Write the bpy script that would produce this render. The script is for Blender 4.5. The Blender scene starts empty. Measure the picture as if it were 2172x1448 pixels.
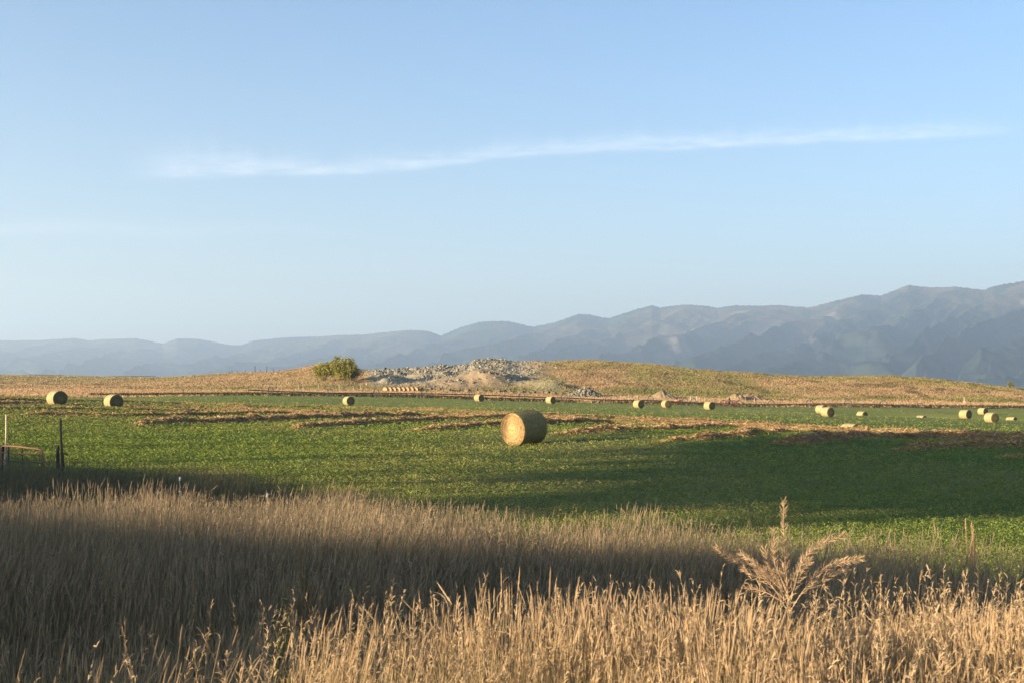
import bpy, math, random
import numpy as np
from mathutils import Vector, Matrix
rng = np.random.default_rng(7)
random.seed(7)
sc = bpy.context.scene
col = sc.collection
R = math.radians

# ------------------------------------------------------------------ camera
F = 2622.0                       # focal length in photo pixels (2172 wide)
CX, CY = 1086.0, 724.0
CAMZ = 2.4
PITCH = math.atan(111.0 / F)
cam = bpy.data.cameras.new('camera'); camo = bpy.data.objects.new('camera', cam); col.objects.link(camo)
cam.sensor_width = 36.0; cam.lens = 36.0 * F / 2172.0
cam.clip_start = 0.1; cam.clip_end = 60000
camo.location = (0, 0, CAMZ); camo.rotation_euler = (R(90) + PITCH, 0, 0)
cam.dof.use_dof = True; cam.dof.focus_distance = 55; cam.dof.aperture_fstop = 11
sc.camera = camo

# ------------------------------------------------------------------ light
SUN_EL = R(10.5)
SU = np.array([0.875, 0.485]); SU /= np.linalg.norm(SU)      # horizontal direction the light travels
SV = np.array([SU[1], -SU[0]])                              # across it
sun_vec = Vector((-SU[0] * math.cos(SUN_EL), -SU[1] * math.cos(SUN_EL), math.sin(SUN_EL)))
sun = bpy.data.lights.new('sun', 'SUN'); suno = bpy.data.objects.new('sun', sun); col.objects.link(suno)
sun.energy = 5.0; sun.angle = R(0.5); sun.color = (1.0, 0.77, 0.50)
suno.rotation_euler = sun_vec.to_track_quat('Z', 'Y').to_euler()
suno.location = (-60, -60, 40)

world = bpy.data.worlds.new("World"); sc.world = world; world.use_nodes = True
world.cycles.sampling_method = 'AUTOMATIC'
wn, wl = world.node_tree.nodes, world.node_tree.links
wn.clear()
def N(nt, t, **kw):
    n = nt.nodes.new(t)
    for k, v in kw.items(): setattr(n, k, v)
    return n
def math_(nt, op, a, b=None, c=None, clamp=False):
    n = N(nt, 'ShaderNodeMath', operation=op, use_clamp=clamp)
    for i, v in enumerate((a, b, c)):
        if v is None: continue
        if isinstance(v, (int, float)): n.inputs[i].default_value = v
        else: nt.links.new(v, n.inputs[i])
    return n.outputs[0]
wt = world.node_tree
sky = N(wt, 'ShaderNodeTexSky', sky_type='NISHITA')
sky.sun_disc = False; sky.sun_elevation = SUN_EL
sky.sun_rotation = math.atan2(sun_vec.x, sun_vec.y)
sky.altitude = 900; sky.air_density = 1.0; sky.dust_density = 3.5; sky.ozone_density = 2.6
bg = N(wt, 'ShaderNodeBackground'); bg.inputs['Strength'].default_value = 0.058
wo = N(wt, 'ShaderNodeOutputWorld')
# thin cirrus streak, laid out by direction in the sky
tc = N(wt, 'ShaderNodeTexCoord'); sep = N(wt, 'ShaderNodeSeparateXYZ'); wl.new(tc.outputs['Generated'], sep.inputs[0])
ymax = math_(wt, 'MAXIMUM', sep.outputs['Y'], 0.05)
az = math_(wt, 'DIVIDE', sep.outputs['X'], ymax); el = math_(wt, 'DIVIDE', sep.outputs['Z'], ymax)
cmb = N(wt, 'ShaderNodeCombineXYZ'); wl.new(az, cmb.inputs[0]); wl.new(el, cmb.inputs[1])
def wnoise(sx, sy, detail, rough=0.6, off=0.0):
    mp = N(wt, 'ShaderNodeMapping'); mp.inputs['Scale'].default_value = (sx, sy, 1); mp.inputs['Location'].default_value = (off, off * .7, off)
    wl.new(cmb.outputs[0], mp.inputs[0])
    n = N(wt, 'ShaderNodeTexNoise'); n.inputs['Scale'].default_value = 1.0; n.inputs['Detail'].default_value = detail; n.inputs['Roughness'].default_value = rough
    wl.new(mp.outputs[0], n.inputs['Vector']); return n.outputs[0]
azc = N(wt, 'ShaderNodeFloatCurve')
azn = math_(wt, 'MULTIPLY_ADD', az, 1.0, 0.5)
wl.new(azn, azc.inputs['Value'])
cv = azc.mapping.curves[0]
pts = [(300, 368), (520, 362), (760, 358), (900, 346), (1000, 334), (1300, 309), (1500, 303), (1700, 296), (1900, 285), (2100, 280)]
cpts = [((p - CX) / F + 0.5, (835 - q) / F * 3) for p, q in pts]
cv.points[0].location = (0.0, cpts[0][1]); cv.points[1].location = (1.0, cpts[-1][1])
for a, b in cpts: cv.points.new(a, b)
azc.mapping.update()
wob = math_(wt, 'MULTIPLY_ADD', wnoise(9, 9, 4), 0.012, -0.006)
cen = math_(wt, 'ADD', math_(wt, 'MULTIPLY', azc.outputs[0], 1 / 3), wob)
dif = math_(wt, 'SUBTRACT', el, cen)
up = math_(wt, 'GREATER_THAN', dif, 0)
mrw = N(wt, 'ShaderNodeMapRange', interpolation_type='SMOOTHSTEP'); wl.new(az, mrw.inputs[0]); mrw.inputs[1].default_value = -0.12; mrw.inputs[2].default_value = -0.32; mrw.inputs[3].default_value = 1.0; mrw.inputs[4].default_value = 2.0
wid = math_(wt, 'MULTIPLY', mrw.outputs[0], math_(wt, 'ADD', math_(wt, 'MULTIPLY', up, math_(wt, 'MULTIPLY_ADD', wnoise(60, 8, 6, .65, 3.1), 0.018, -0.003)), 0.0026))
g = math_(wt, 'POWER', 2.718, math_(wt, 'MULTIPLY', math_(wt, 'POWER', math_(wt, 'DIVIDE', math_(wt, 'ABSOLUTE', dif), wid), 2), -0.9))
mr = N(wt, 'ShaderNodeMapRange', interpolation_type='SMOOTHSTEP'); wl.new(az, mr.inputs[0]); mr.inputs[1].default_value = -0.325; mr.inputs[2].default_value = -0.26
mr2 = N(wt, 'ShaderNodeMapRange', interpolation_type='SMOOTHSTEP'); wl.new(az, mr2.inputs[0]); mr2.inputs[1].default_value = 0.44; mr2.inputs[2].default_value = 0.33
tex = math_(wt, 'MULTIPLY_ADD', wnoise(34, 200, 9, .74), 3.0, -0.90, clamp=True)
streak = math_(wt, 'MULTIPLY', math_(wt, 'MULTIPLY', g, tex), math_(wt, 'MULTIPLY', mr.outputs[0], mr2.outputs[0]))
# a second, very faint low wisp on the left
d2 = math_(wt, 'SUBTRACT', el, math_(wt, 'ADD', math_(wt, 'MULTIPLY', wob, 2.0), 0.134))
g2 = math_(wt, 'POWER', 2.718, math_(wt, 'MULTIPLY', math_(wt, 'POWER', math_(wt, 'DIVIDE', d2, 0.005), 2), -1.0))
mr3 = N(wt, 'ShaderNodeMapRange', interpolation_type='SMOOTHSTEP'); wl.new(az, mr3.inputs[0]); mr3.inputs[1].default_value = -0.05; mr3.inputs[2].default_value = -0.4
w2 = math_(wt, 'MULTIPLY', math_(wt, 'MULTIPLY', g2, mr3.outputs[0]), 0.28)
cl = math_(wt, 'MULTIPLY', math_(wt, 'ADD', streak, w2), 0.29, clamp=True)
hs = N(wt, 'ShaderNodeMix', data_type='RGBA'); wl.new(cl, hs.inputs[0])
sat = N(wt, 'ShaderNodeHueSaturation'); sat.inputs['Saturation'].default_value = 1.05; wl.new(sky.outputs[0], sat.inputs['Color']); 
elx = math_(wt, 'POWER', 2.718, math_(wt, 'MULTIPLY', math_(wt, 'MAXIMUM', sep.outputs['Z'], 0.0), -9.0))
hz = N(wt, 'ShaderNodeMix', data_type='RGBA'); wl.new(math_(wt, 'MULTIPLY', elx, 0.70), hz.inputs[0]); wl.new(sat.outputs[0], hz.inputs[6]); hz.inputs[7].default_value = (3.5, 3.4, 2.95, 1)
wl.new(hz.outputs[2], hs.inputs[6])
hs.inputs[7].default_value = (5.6, 5.4, 5.3, 1)
wl.new(hs.outputs[2], bg.inputs['Color']); wl.new(bg.outputs[0], wo.inputs[0])

sc.view_settings.view_transform = 'Standard'; sc.view_settings.look = 'None'
sc.view_settings.exposure = 2.4; sc.view_settings.gamma = 1.0; sc.view_settings.use_curve_mapping = False
sc.cycles.use_denoising = True
sc.cycles.max_bounces = 5; sc.cycles.diffuse_bounces = 2; sc.cycles.glossy_bounces = 1
sc.cycles.transmission_bounces = 2; sc.cycles.volume_bounces = 0; sc.cycles.sample_clamp_indirect = 4.0; sc.cycles.transparent_max_bounces = 4
sc.cycles.use_adaptive_sampling = True; sc.cycles.adaptive_threshold = 0.01

# ------------------------------------------------------------------ helpers
def props(o, label=None, cat=None, group=None, kind=None):
    if label: o['label'] = label
    if cat: o['category'] = cat
    if group: o['group'] = group
    if kind: o['kind'] = kind
    return o
def mesh_np(name, V, Fs, mat, colr=None, smooth=False, parent=None):
    """V (n,3); Fs: list of (m,k) int arrays"""
    if not isinstance(Fs, (list, tuple)): Fs = [Fs]
    me = bpy.data.meshes.new(name)
    me.vertices.add(len(V)); me.vertices.foreach_set('co', np.ascontiguousarray(V, dtype=np.float32).ravel())
    idx = np.concatenate([f.ravel() for f in Fs]).astype(np.int32)
    tot = np.concatenate([np.full(len(f), f.shape[1]) for f in Fs]).astype(np.int32)
    start = np.concatenate([[0], np.cumsum(tot)[:-1]]).astype(np.int32)
    me.loops.add(len(idx)); me.loops.foreach_set('vertex_index', idx)
    me.polygons.add(len(tot)); me.polygons.foreach_set('loop_start', start); me.polygons.foreach_set('loop_total', tot)
    if smooth: me.polygons.foreach_set('use_smooth', np.ones(len(tot), dtype=bool))
    if colr is not None:
        a = me.color_attributes.new('Col', 'FLOAT_COLOR', 'POINT')
        c4 = np.ones((len(V), 4), dtype=np.float32); c4[:, :3] = np.clip(np.asarray(colr) * 0.74, 0.002, 1)
        a.data.foreach_set('color', c4.ravel())
    me.materials.append(mat)
    me.update(calc_edges=True)
    o = bpy.data.objects.new(name, me); col.objects.link(o)
    if parent: o.parent = parent
    return o
def empty(name, loc, rz=0.0, label=None, cat=None, group=None):
    o = bpy.data.objects.new(name, None); col.objects.link(o); o.location = loc; o.rotation_euler = (0, 0, rz)
    o.empty_display_size = 0.2
    return props(o, label, cat, group)
def copy_tree(o, parent=None):
    c = o.copy(); col.objects.link(c)
    if parent: c.parent = parent
    for ch in list(o.children): copy_tree(ch, c)
    return c
def hash2(i, j, s):
    h = (i.astype(np.int64) * 374761393 + j.astype(np.int64) * 668265263 + s * 1442695041) & 0xffffffff
    h = ((h ^ (h >> 13)) * 1274126177) & 0xffffffff
    h = h ^ (h >> 16)
    return (h & 0xffff) / 65535.0
def vnoise(x, y, s=0):
    x = np.asarray(x, dtype=float); y = np.asarray(y, dtype=float)
    i = np.floor(x); j = np.floor(y); fx = x - i; fy = y - j
    fx = fx * fx * (3 - 2 * fx); fy = fy * fy * (3 - 2 * fy)
    return (hash2(i, j, s) * (1 - fx) + hash2(i + 1, j, s) * fx) * (1 - fy) + (hash2(i, j + 1, s) * (1 - fx) + hash2(i + 1, j + 1, s) * fx) * fy
def fbm(x, y, s=0, oct=4, gain=0.5):
    a = 1.0; t = 0.0; n = 0.0
    for k in range(oct):
        t = t + a * vnoise(np.asarray(x) * 2 ** k, np.asarray(y) * 2 ** k, s + k * 17); n += a; a *= gain
    return t / n
def sm(a, b, x):
    t = np.clip((np.asarray(x, dtype=float) - a) / (b - a), 0, 1); return t * t * (3 - 2 * t)
def mixc(a, b, t):
    t = np.asarray(t)[..., None]; return np.asarray(a) * (1 - t) + np.asarray(b) * t

def attr_mat(name, rough=0.85, spec=0.15, nscale=0.0, ncon=0.35, transl=0.0, bump=0.0, bscale=10.0):
    m = bpy.data.materials.new(name); m.use_nodes = True; nt = m.node_tree; nt.nodes.clear()
    out = N(nt, 'ShaderNodeOutputMaterial'); p = N(nt, 'ShaderNodeBsdfPrincipled')
    p.inputs['Roughness'].default_value = rough; p.inputs['Specular IOR Level'].default_value = spec
    at = N(nt, 'ShaderNodeAttribute', attribute_name='Col')
    c = at.outputs['Color']
    if nscale > 0:
        tcn = N(nt, 'ShaderNodeTexCoord'); nz = N(nt, 'ShaderNodeTexNoise'); nz.inputs['Scale'].default_value = nscale; nz.inputs['Detail'].default_value = 5; nz.inputs['Roughness'].default_value = .65
        nt.links.new(tcn.outputs['Object'], nz.inputs['Vector'])
        f = math_(nt, 'MULTIPLY_ADD', nz.outputs[0], 2 * ncon, 1 - ncon)
        mx = N(nt, 'ShaderNodeVectorMath', operation='SCALE'); nt.links.new(c, mx.inputs[0]); nt.links.new(f, mx.inputs['Scale']); c = mx.outputs[0]
    nt.links.new(c, p.inputs['Base Color'])
    if bump > 0:
        tcb = N(nt, 'ShaderNodeTexCoord'); nb = N(nt, 'ShaderNodeTexNoise'); nb.inputs['Scale'].default_value = bscale; nb.inputs['Detail'].default_value = 6
        nt.links.new(tcb.outputs['Object'], nb.inputs['Vector'])
        b = N(nt, 'ShaderNodeBump'); b.inputs['Strength'].default_value = 0.9; b.inputs['Distance'].default_value = bump
        nt.links.new(nb.outputs[0], b.inputs['Height']); nt.links.new(b.outputs[0], p.inputs['Normal'])
    sh = p.outputs[0]
    if transl > 0:
        tr = N(nt, 'ShaderNodeBsdfTranslucent'); nt.links.new(c, tr.inputs['Color'])
        ms = N(nt, 'ShaderNodeMixShader'); ms.inputs[0].default_value = transl
        nt.links.new(sh, ms.inputs[1]); nt.links.new(tr.outputs[0], ms.inputs[2]); sh = ms.outputs[0]
    nt.links.new(sh, out.inputs[0]); return m
def flat_mat(name, c, rough=0.7, metal=0.0, nscale=8.0, ncon=0.3):
    m = bpy.data.materials.new(name); m.use_nodes = True; nt = m.node_tree
    p = nt.nodes['Principled BSDF']; p.inputs['Roughness'].default_value = rough; p.inputs['Metallic'].default_value = metal
    tcn = N(nt, 'ShaderNodeTexCoord'); nz = N(nt, 'ShaderNodeTexNoise'); nz.inputs['Scale'].default_value = nscale; nz.inputs['Detail'].default_value = 5
    nt.links.new(tcn.outputs['Object'], nz.inputs['Vector'])
    f = math_(nt, 'MULTIPLY_ADD', nz.outputs[0], 2 * ncon, 1 - ncon)
    mx = N(nt, 'ShaderNodeVectorMath', operation='SCALE'); mx.inputs[0].default_value = c; nt.links.new(f, mx.inputs['Scale'])
    nt.links.new(mx.outputs[0], p.inputs['Base Color']); return m

# ------------------------------------------------------------------ terrain
cp, sp = math.cos(PITCH), math.sin(PITCH)
def ray(px, py):
    """direction with y = 1"""
    a = np.asarray(px, float) - CX; b = CY - np.asarray(py, float)
    yy = F * cp - b * sp; zz = F * sp + b * cp
    return a / yy, zz / yy
TD = [45, 57, 65, 75, 85, 100, 120, 150, 180, 210, 240, 265, 285, 310]
TP = [-300, 0, 543, 870, 1086, 1400, 1630, 1900, 2172, 2500]
TY = [[958, 925, 905, 885, 872, 860, 850, 844, 841, 838, 836, 834, 831, 827],
      [963, 932, 912, 893, 880, 865, 851, 845, 841, 838, 836, 834, 831, 827],
      [968, 938, 918, 904, 895, 884, 872, 863, 860, 854, 841, 836, 833, 829],
      [970, 942, 924, 911, 901, 890, 880, 870, 867, 862, 852, 842, 839, 834],
      [972, 945, 924, 910, 899, 889, 882, 875, 868, 862, 856, 852, 848, 841],
      [974, 948, 934, 921, 910, 900, 894, 885, 877, 870, 864, 861, 857, 848],
      [975, 951, 938, 926, 915, 906, 899, 891, 883, 875, 870, 868, 864, 853],
      [977, 953, 942, 931, 920, 917, 914, 905, 893, 884, 875, 869, 865, 856],
      [979, 955, 943, 932, 922, 920, 917, 909, 899, 889, 880, 873, 868, 860],
      [981, 957, 945, 935, 926, 923, 920, 912, 903, 893, 884, 877, 872, 865]]
SK = [(-300, 794), (0, 796), (100, 797), (220, 799), (330, 800), (420, 797), (480, 793), (530, 791), (590, 788), (640, 780), (680, 772), (725, 772), (760, 784), (790, 787), (850, 787), (900, 783),
      (960, 779), (995, 776), (1003, 768), (1030, 765), (1075, 766), (1100, 769), (1130, 768), (1200, 765), (1280, 765), (1340, 770), (1400, 775), (1480, 785), (1560, 790), (1640, 795), (1720, 798),
      (1800, 798), (1900, 799), (1980, 804), (2050, 811), (2120, 819), (2172, 827), (2300, 836), (2600, 840)]
SKX = np.array([a for a, b in SK], float); SKY = np.array([b for a, b in SK], float)
CRX = np.array([-300, 300, 600, 900, 1300, 1700, 2200]); CRD = np.array([480, 480, 440, 420, 430, 430, 410.])
GPX = np.linspace(-400, 2600, 601); GLS = np.linspace(math.log(45), math.log(1500), 500)
def build_grid():
    D = np.exp(GLS)
    Z = np.zeros((len(GPX), len(GLS)))
    ty = np.array(TY, float)
    tz = np.zeros_like(ty)
    for k, p in enumerate(TP):
        _, rz = ray(CX, ty[k]); tz[k] = CAMZ + rz * np.array(TD)
    for i, p in enumerate(GPX):
        zc = np.array([np.interp(p, TP, tz[:, j]) for j in range(len(TD))])
        dc = float(np.interp(p, CRX, CRD)); ys = float(np.interp(p, SKX, SKY))
        _, rs = ray(CX, ys); zs = CAMZ + rs * dc
        zi = np.interp(D, TD, zc)
        t = np.clip((D - 310) / (dc - 310), 0, 1)
        e = 0.45 * t + 0.55 * (t * t * (3 - 2 * t))
        zh = zc[-1] + (zs - zc[-1]) * e
        z = np.where(D > 310, zh, zi)
        back = sm(dc + 8, dc + 300, D); z = np.where(D > dc, zs * (1 - back), z)
        Z[i] = z
    # smooth along distance, then lightly across
    k = np.exp(-0.5 * (np.arange(-4, 5) / 1.7) ** 2); k /= k.sum()
    Zp = np.pad(Z, ((0, 0), (4, 4)), mode='edge'); Z = sum(k[j] * Zp[:, j:j + Z.shape[1]] for j in range(9))
    lowd = D < 310
    k2 = np.exp(-0.5 * (np.arange(-15, 16) / 7.0) ** 2); k2 /= k2.sum()
    Zq = np.pad(Z, ((15, 15), (0, 0)), mode='edge'); Zs = sum(k2[j] * Zq[j:j + Z.shape[0]] for j in range(31))
    w = sm(300, 340, D)[None, :]
    return Zs * (1 - w) + Z * w
GZ = build_grid()
BANKV = [-95, -80, -66, -45, -39.7, -36.7, -35.5, -34, -31, -28, -26.4, -24, -20, -18, -16.2, -14.4, -12, -11, -10.2, -9.7, -9.2, -8.5, -7.9, -6.3, -5.7, -5.0, -4.4, -3.4, -2.6, -2.0, 3, 10, 20]
BANKH = [6.0, 8.0, 9.4, 9.5, 9.4, 9.95, 9.85, 10.05, 10.1, 10.05, 10.2, 10.15, 10.1, 9.9, 9.5, 9.65, 9.7, 9.8, 9.95, 10.2, 10.4, 10.6, 10.82, 10.85, 10.6, 9.6, 9.1, 8.8, 8.4, 7.0, 4.0, 2.0, 0]  # crest heights of the added bank, set by where its shadow should end
BANKU = -45.0
HOLLOW = []          # (x, y, radius, depth)
def xy_to_pd(x, y):
    x = np.asarray(x, float); y = np.asarray(y, float)
    a = np.arctan2(x, y); ac = np.clip(a, -R(33), R(33)); r = np.hypot(x, y)
    return CX + F * np.tan(ac), r * np.cos(ac)
def rubble_zone(px, d):
    """1 where the pit's broken rock lies"""
    a = sm(765, 800, px) * (1 - sm(1085, 1200, px)); b = sm(335, 352, d) * (1 - sm(440, 455, d))
    return a * b
def height(x, y):
    x = np.asarray(x, float); y = np.asarray(y, float)
    px, d = xy_to_pd(x, y)
    dd = np.clip(d, 45, 1490)
    fi = np.clip((px - GPX[0]) / (GPX[1] - GPX[0]), 0, len(GPX) - 1.001); fj = np.clip((np.log(dd) - GLS[0]) / (GLS[1] - GLS[0]), 0, len(GLS) - 1.001)
    i = fi.astype(int); j = fj.astype(int); u = fi - i; v = fj - j
    z = (GZ[i, j] * (1 - u) + GZ[i + 1, j] * u) * (1 - v) + (GZ[i, j + 1] * (1 - u) + GZ[i + 1, j + 1] * u) * v
    zn = np.interp(d, [0, 4.6, 6.6, 8.6, 10.4, 12.6, 16, 20, 30, 45], [.76, .74, .30, .26, .50, .48, .22, .10, .02, 0.])
    zn = zn + np.interp(px, [0, 700, 1300, 2172], [0, 0, -.06, -.14]) * sm(8, 10, d) * (1 - sm(18, 30, d)) + np.interp(px, [0, 700, 1500, 2172], [-.14, -.05, .03, .05]) * (1 - sm(4.8, 6.5, d))
    w = sm(28, 47, d); z = zn * (1 - w) + z * w
    z = z * (1 - sm(1200, 1490, d))
    # roughness
    z = z + (fbm(x / 6.0, y / 6.0, 3, 3) - 0.5) * 0.16 * (1 - sm(30, 60, d) * 0.3) * (1 - sm(500, 900, d))
    hl = sm(300, 350, d) * (1 - sm(600, 900, d))
    z = z + hl * (fbm(x / 9.0, y / 9.0, 5, 4) - 0.5) * 1.3
    rz = rubble_zone(px, d)
    z = z + rz * (fbm(x / 4.0, y / 4.0, 9, 4, .6) - 0.45) * 2.4
    for hx, hy, hr, hd in HOLLOW:
        z = z - hd * np.exp(-(((x - hx) ** 2 + (y - hy) ** 2) / (2 * hr * hr)))
    # pit features: rock tongue, cut mound, small outcrop
    for mx, md, ax, ad, mh, pw in PITS:
        xc = (mx - CX) / F * md
        q = ((x - xc) / ax) ** 2 + ((y - md) / ad) ** 2
        z = z + mh * np.exp(-q ** pw)
    # unseen bank added behind the camera's left, its crest shaped to cast shade
    bu = x * SU[0] + y * SU[1]; bv = x * SV[0] + y * SV[1]
    bh = np.interp(bv, BANKV, BANKH) + (fbm(bv / 1.6, bu / 4, 21, 4, .6) - .5) * 0.35 * sm(0, 3, np.interp(bv, BANKV, BANKH))
    z = np.maximum(z, (bh + 8.2) * np.exp(-((bu - BANKU) / 12.0) ** 2) - 8.0)
    return z
PITS = [(800, 372, 4.5, 14, 1.6, 1.2), (828, 358, 4.0, 10, 1.5, 1.2), (985, 352, 8.0, 9, 1.6, 1.3), (1045, 354, 6.5, 9, 2.2, 1.7), (1160, 345, 6.0, 6, 1.6, 1.5), (930, 372, 9, 8, 1.3, 1.5)]
def ground_at(px, d):
    x = (px - CX) / F * d
    return x, d, float(height(x, d))
def hit(px, py, dmin=6.0, dmax=700.0):
    rx, rz = ray(px, py)
    ds = np.exp(np.linspace(math.log(dmin), math.log(dmax), 900))
    zr = CAMZ + rz * ds; zg = height(rx * ds, ds)
    k = np.argmax(zr < zg)
    if zr[k] >= zg[k]: k = len(ds) - 1
    k = max(k, 1)
    a, b = zr[k - 1] - zg[k - 1], zr[k] - zg[k]
    t = a / (a - b) if a != b else 0
    d = ds[k - 1] + (ds[k] - ds[k - 1]) * min(max(t, 0), 1)
    return float(rx * d), float(d), float(height(rx * d, d))
HOLLOW.append((10.5, 64.0, 6.5, -0.5))
# hollows that the half-hidden bales sit in (photo column, distance, radius, depth)
for p, d, r, dep in [(1827, 235, 8, 0.75), (1953, 235, 8, 1.35), (2083, 262, 9, 0.7), (2144, 224, 8, 1.3), (1803, 117, 8, 1.0), (241, 128, 7, 0.45)]:
    HOLLOW.append(((p - CX) / F * d, d, r, dep))

GRASS_P = [-400, 0, 170, 500, 740, 980, 1086, 1500, 2172, 2600]
GRASS_D = [32, 31.2, 29.8, 27.5, 22, 17, 13.6, 12.6, 11.0, 9.8]        # far edge of the tall roadside grass
FIELD_P = [-400, 0, 250, 500, 1086, 1400, 2172, 2600]
FIELD_D = [190, 200, 222, 256, 276, 286, 292, 295]               # far edge of the hay field
def zone_colour(x, y):
    px, d = xy_to_pd(x, y)
    gd = np.interp(px, GRASS_P, GRASS_D); fd = np.interp(px, FIELD_P, FIELD_D)
    n1 = fbm(x / 3.0, y / 3.0, 31, 4); n2 = fbm(x / 14.0, y / 30.0, 37, 4); n3 = fbm(x / 1.1, y / 1.1, 41, 3)
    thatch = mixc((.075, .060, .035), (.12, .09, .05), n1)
    green = mixc((.060, .105, .020), (.105, .160, .035), n1)
    green = mixc(green, (.17, .155, .06), sm(.55, .75, n2) * .55 + sm(.62, .8, n3) * .25)
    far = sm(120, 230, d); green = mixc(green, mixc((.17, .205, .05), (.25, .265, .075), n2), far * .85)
    dry = mixc((.36, .235, .125), (.48, .33, .185), n2); dry = mixc(dry, (.24, .175, .09), sm(.55, .75, n1) * .6)
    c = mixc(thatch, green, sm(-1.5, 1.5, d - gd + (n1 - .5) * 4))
    c = mixc(c, dry, sm(-3, 3, d - fd))
    hillg = hill_colour(x, y, px, d)
    c = mixc(c, hillg, sm(312, 335, d + (n1 - .5) * 16))
    plain = mixc((.20, .17, .09), (.13, .14, .07), n2)
    c = mixc(c, plain, sm(600, 900, d))
    bu = x * SU[0] + y * SU[1]
    c = mixc(c, dry * .8, sm(0, -14, y) * 1.0)
    return c
def hill_colour(x, y, px, d):
    n1 = fbm(x / 5.0, y / 9.0, 51, 5, .6); n2 = fbm(x / 22.0, y / 18.0, 57, 4); n3 = fbm(x / 1.8, y / 3.0, 59, 3)
    straw = mixc((.41, .29, .155), (.34, .23, .12), n1)
    olive = mixc((.23, .20, .075), (.29, .25, .095), n1)
    brown = mixc((.20, .135, .07), (.27, .18, .095), n3)
    crest = np.interp(px, CRX, CRD)
    top = sm(50, 5, crest - d)
    right = sm(1080, 1250, px)
    c = mixc(straw, olive, np.clip(sm(.40, .60, n2) * (.35 + .65 * right) + right * top * .9, 0, 1))
    c = mixc(c, brown, sm(.48, .6, n1) * (.35 + .25 * right)); c = mixc(c, (.10, .085, .035), sm(.60, .70, fbm(x / 6, y / 14, 63, 4)) * (.3 + .4 * right))
    gstrip = np.exp(-((d - 333 - (n2 - .5) * 12) / 7.0) ** 2) * sm(200, 500, px)
    c = mixc(c, (.15, .17, .05), gstrip * .75)
    # left: greener belt near the brow
    c = mixc(c, (.24, .235, .09), np.exp(-((d - 432) / 18.0) ** 2) * sm(560, 300, px) * .7)
    rub = rubble_zone(px, d) * sm(.3, .55, n1 + .2)
    c = mixc(c, mixc((.30, .27, .18), (.36, .34, .26), n3), rub * .85)
    earth = np.exp(-((px - 1000) / 75.0) ** 4) * np.exp(-((d - 349) / 13.0) ** 4)
    c = mixc(c, mixc((.27, .20, .12), (.38, .28, .17), n1), earth * .85)
    outc = np.exp(-((px - 1160) / 35.0) ** 4) * np.exp(-((d - 343) / 8.0) ** 4)
    c = mixc(c, (.36, .32, .18), outc * .9)
    return c

def build_ground():
    half = math.degrees(math.atan(1250 / F))
    az = np.concatenate([np.arange(-180, -half - 3, 0.6), np.linspace(-half - 2, half + 2, 620), np.arange(half + 3, 179.7, 1.5)])
    r = np.concatenate([np.linspace(0.4, 12, 24, endpoint=False), np.linspace(12, 60, 110, endpoint=False), np.exp(np.linspace(math.log(60), math.log(320), 230, endpoint=False)),
                        np.linspace(320, 520, 170, endpoint=False), np.exp(np.linspace(math.log(520), math.log(34000), 60))])
    A, Rr = np.meshgrid(np.radians(az), r, indexing='ij')
    X = Rr * np.sin(A); Y = Rr * np.cos(A)
    Z = height(X, Y)
    V = np.stack([X, Y, Z], -1).reshape(-1, 3)
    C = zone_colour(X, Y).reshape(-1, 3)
    na, nr = A.shape
    i = np.arange(na)[:, None]; j = np.arange(nr - 1)[None, :]
    i2 = (i + 1) % na
    q = np.stack([i * nr + j, i * nr + j + 1, i2 * nr + j + 1, i2 * nr + j], -1).reshape(-1, 4)
    q = q[:, ::-1]
    # centre cap
    V = np.vstack([V, [[0, 0, float(height(0., 0.01))]]]); C = np.vstack([C, C[:1]])
    tri = np.stack([np.arange(na) * nr, (np.arange(na) + 1) % na * nr, np.full(na, len(V) - 1)], -1)
    m = attr_mat('soil', rough=.95, spec=.05, nscale=2.2, ncon=.4, bump=.08, bscale=3.0)
    o = mesh_np('ground', V, [q, tri], m, C, smooth=True); props(o, kind='structure')
build_ground()

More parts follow.
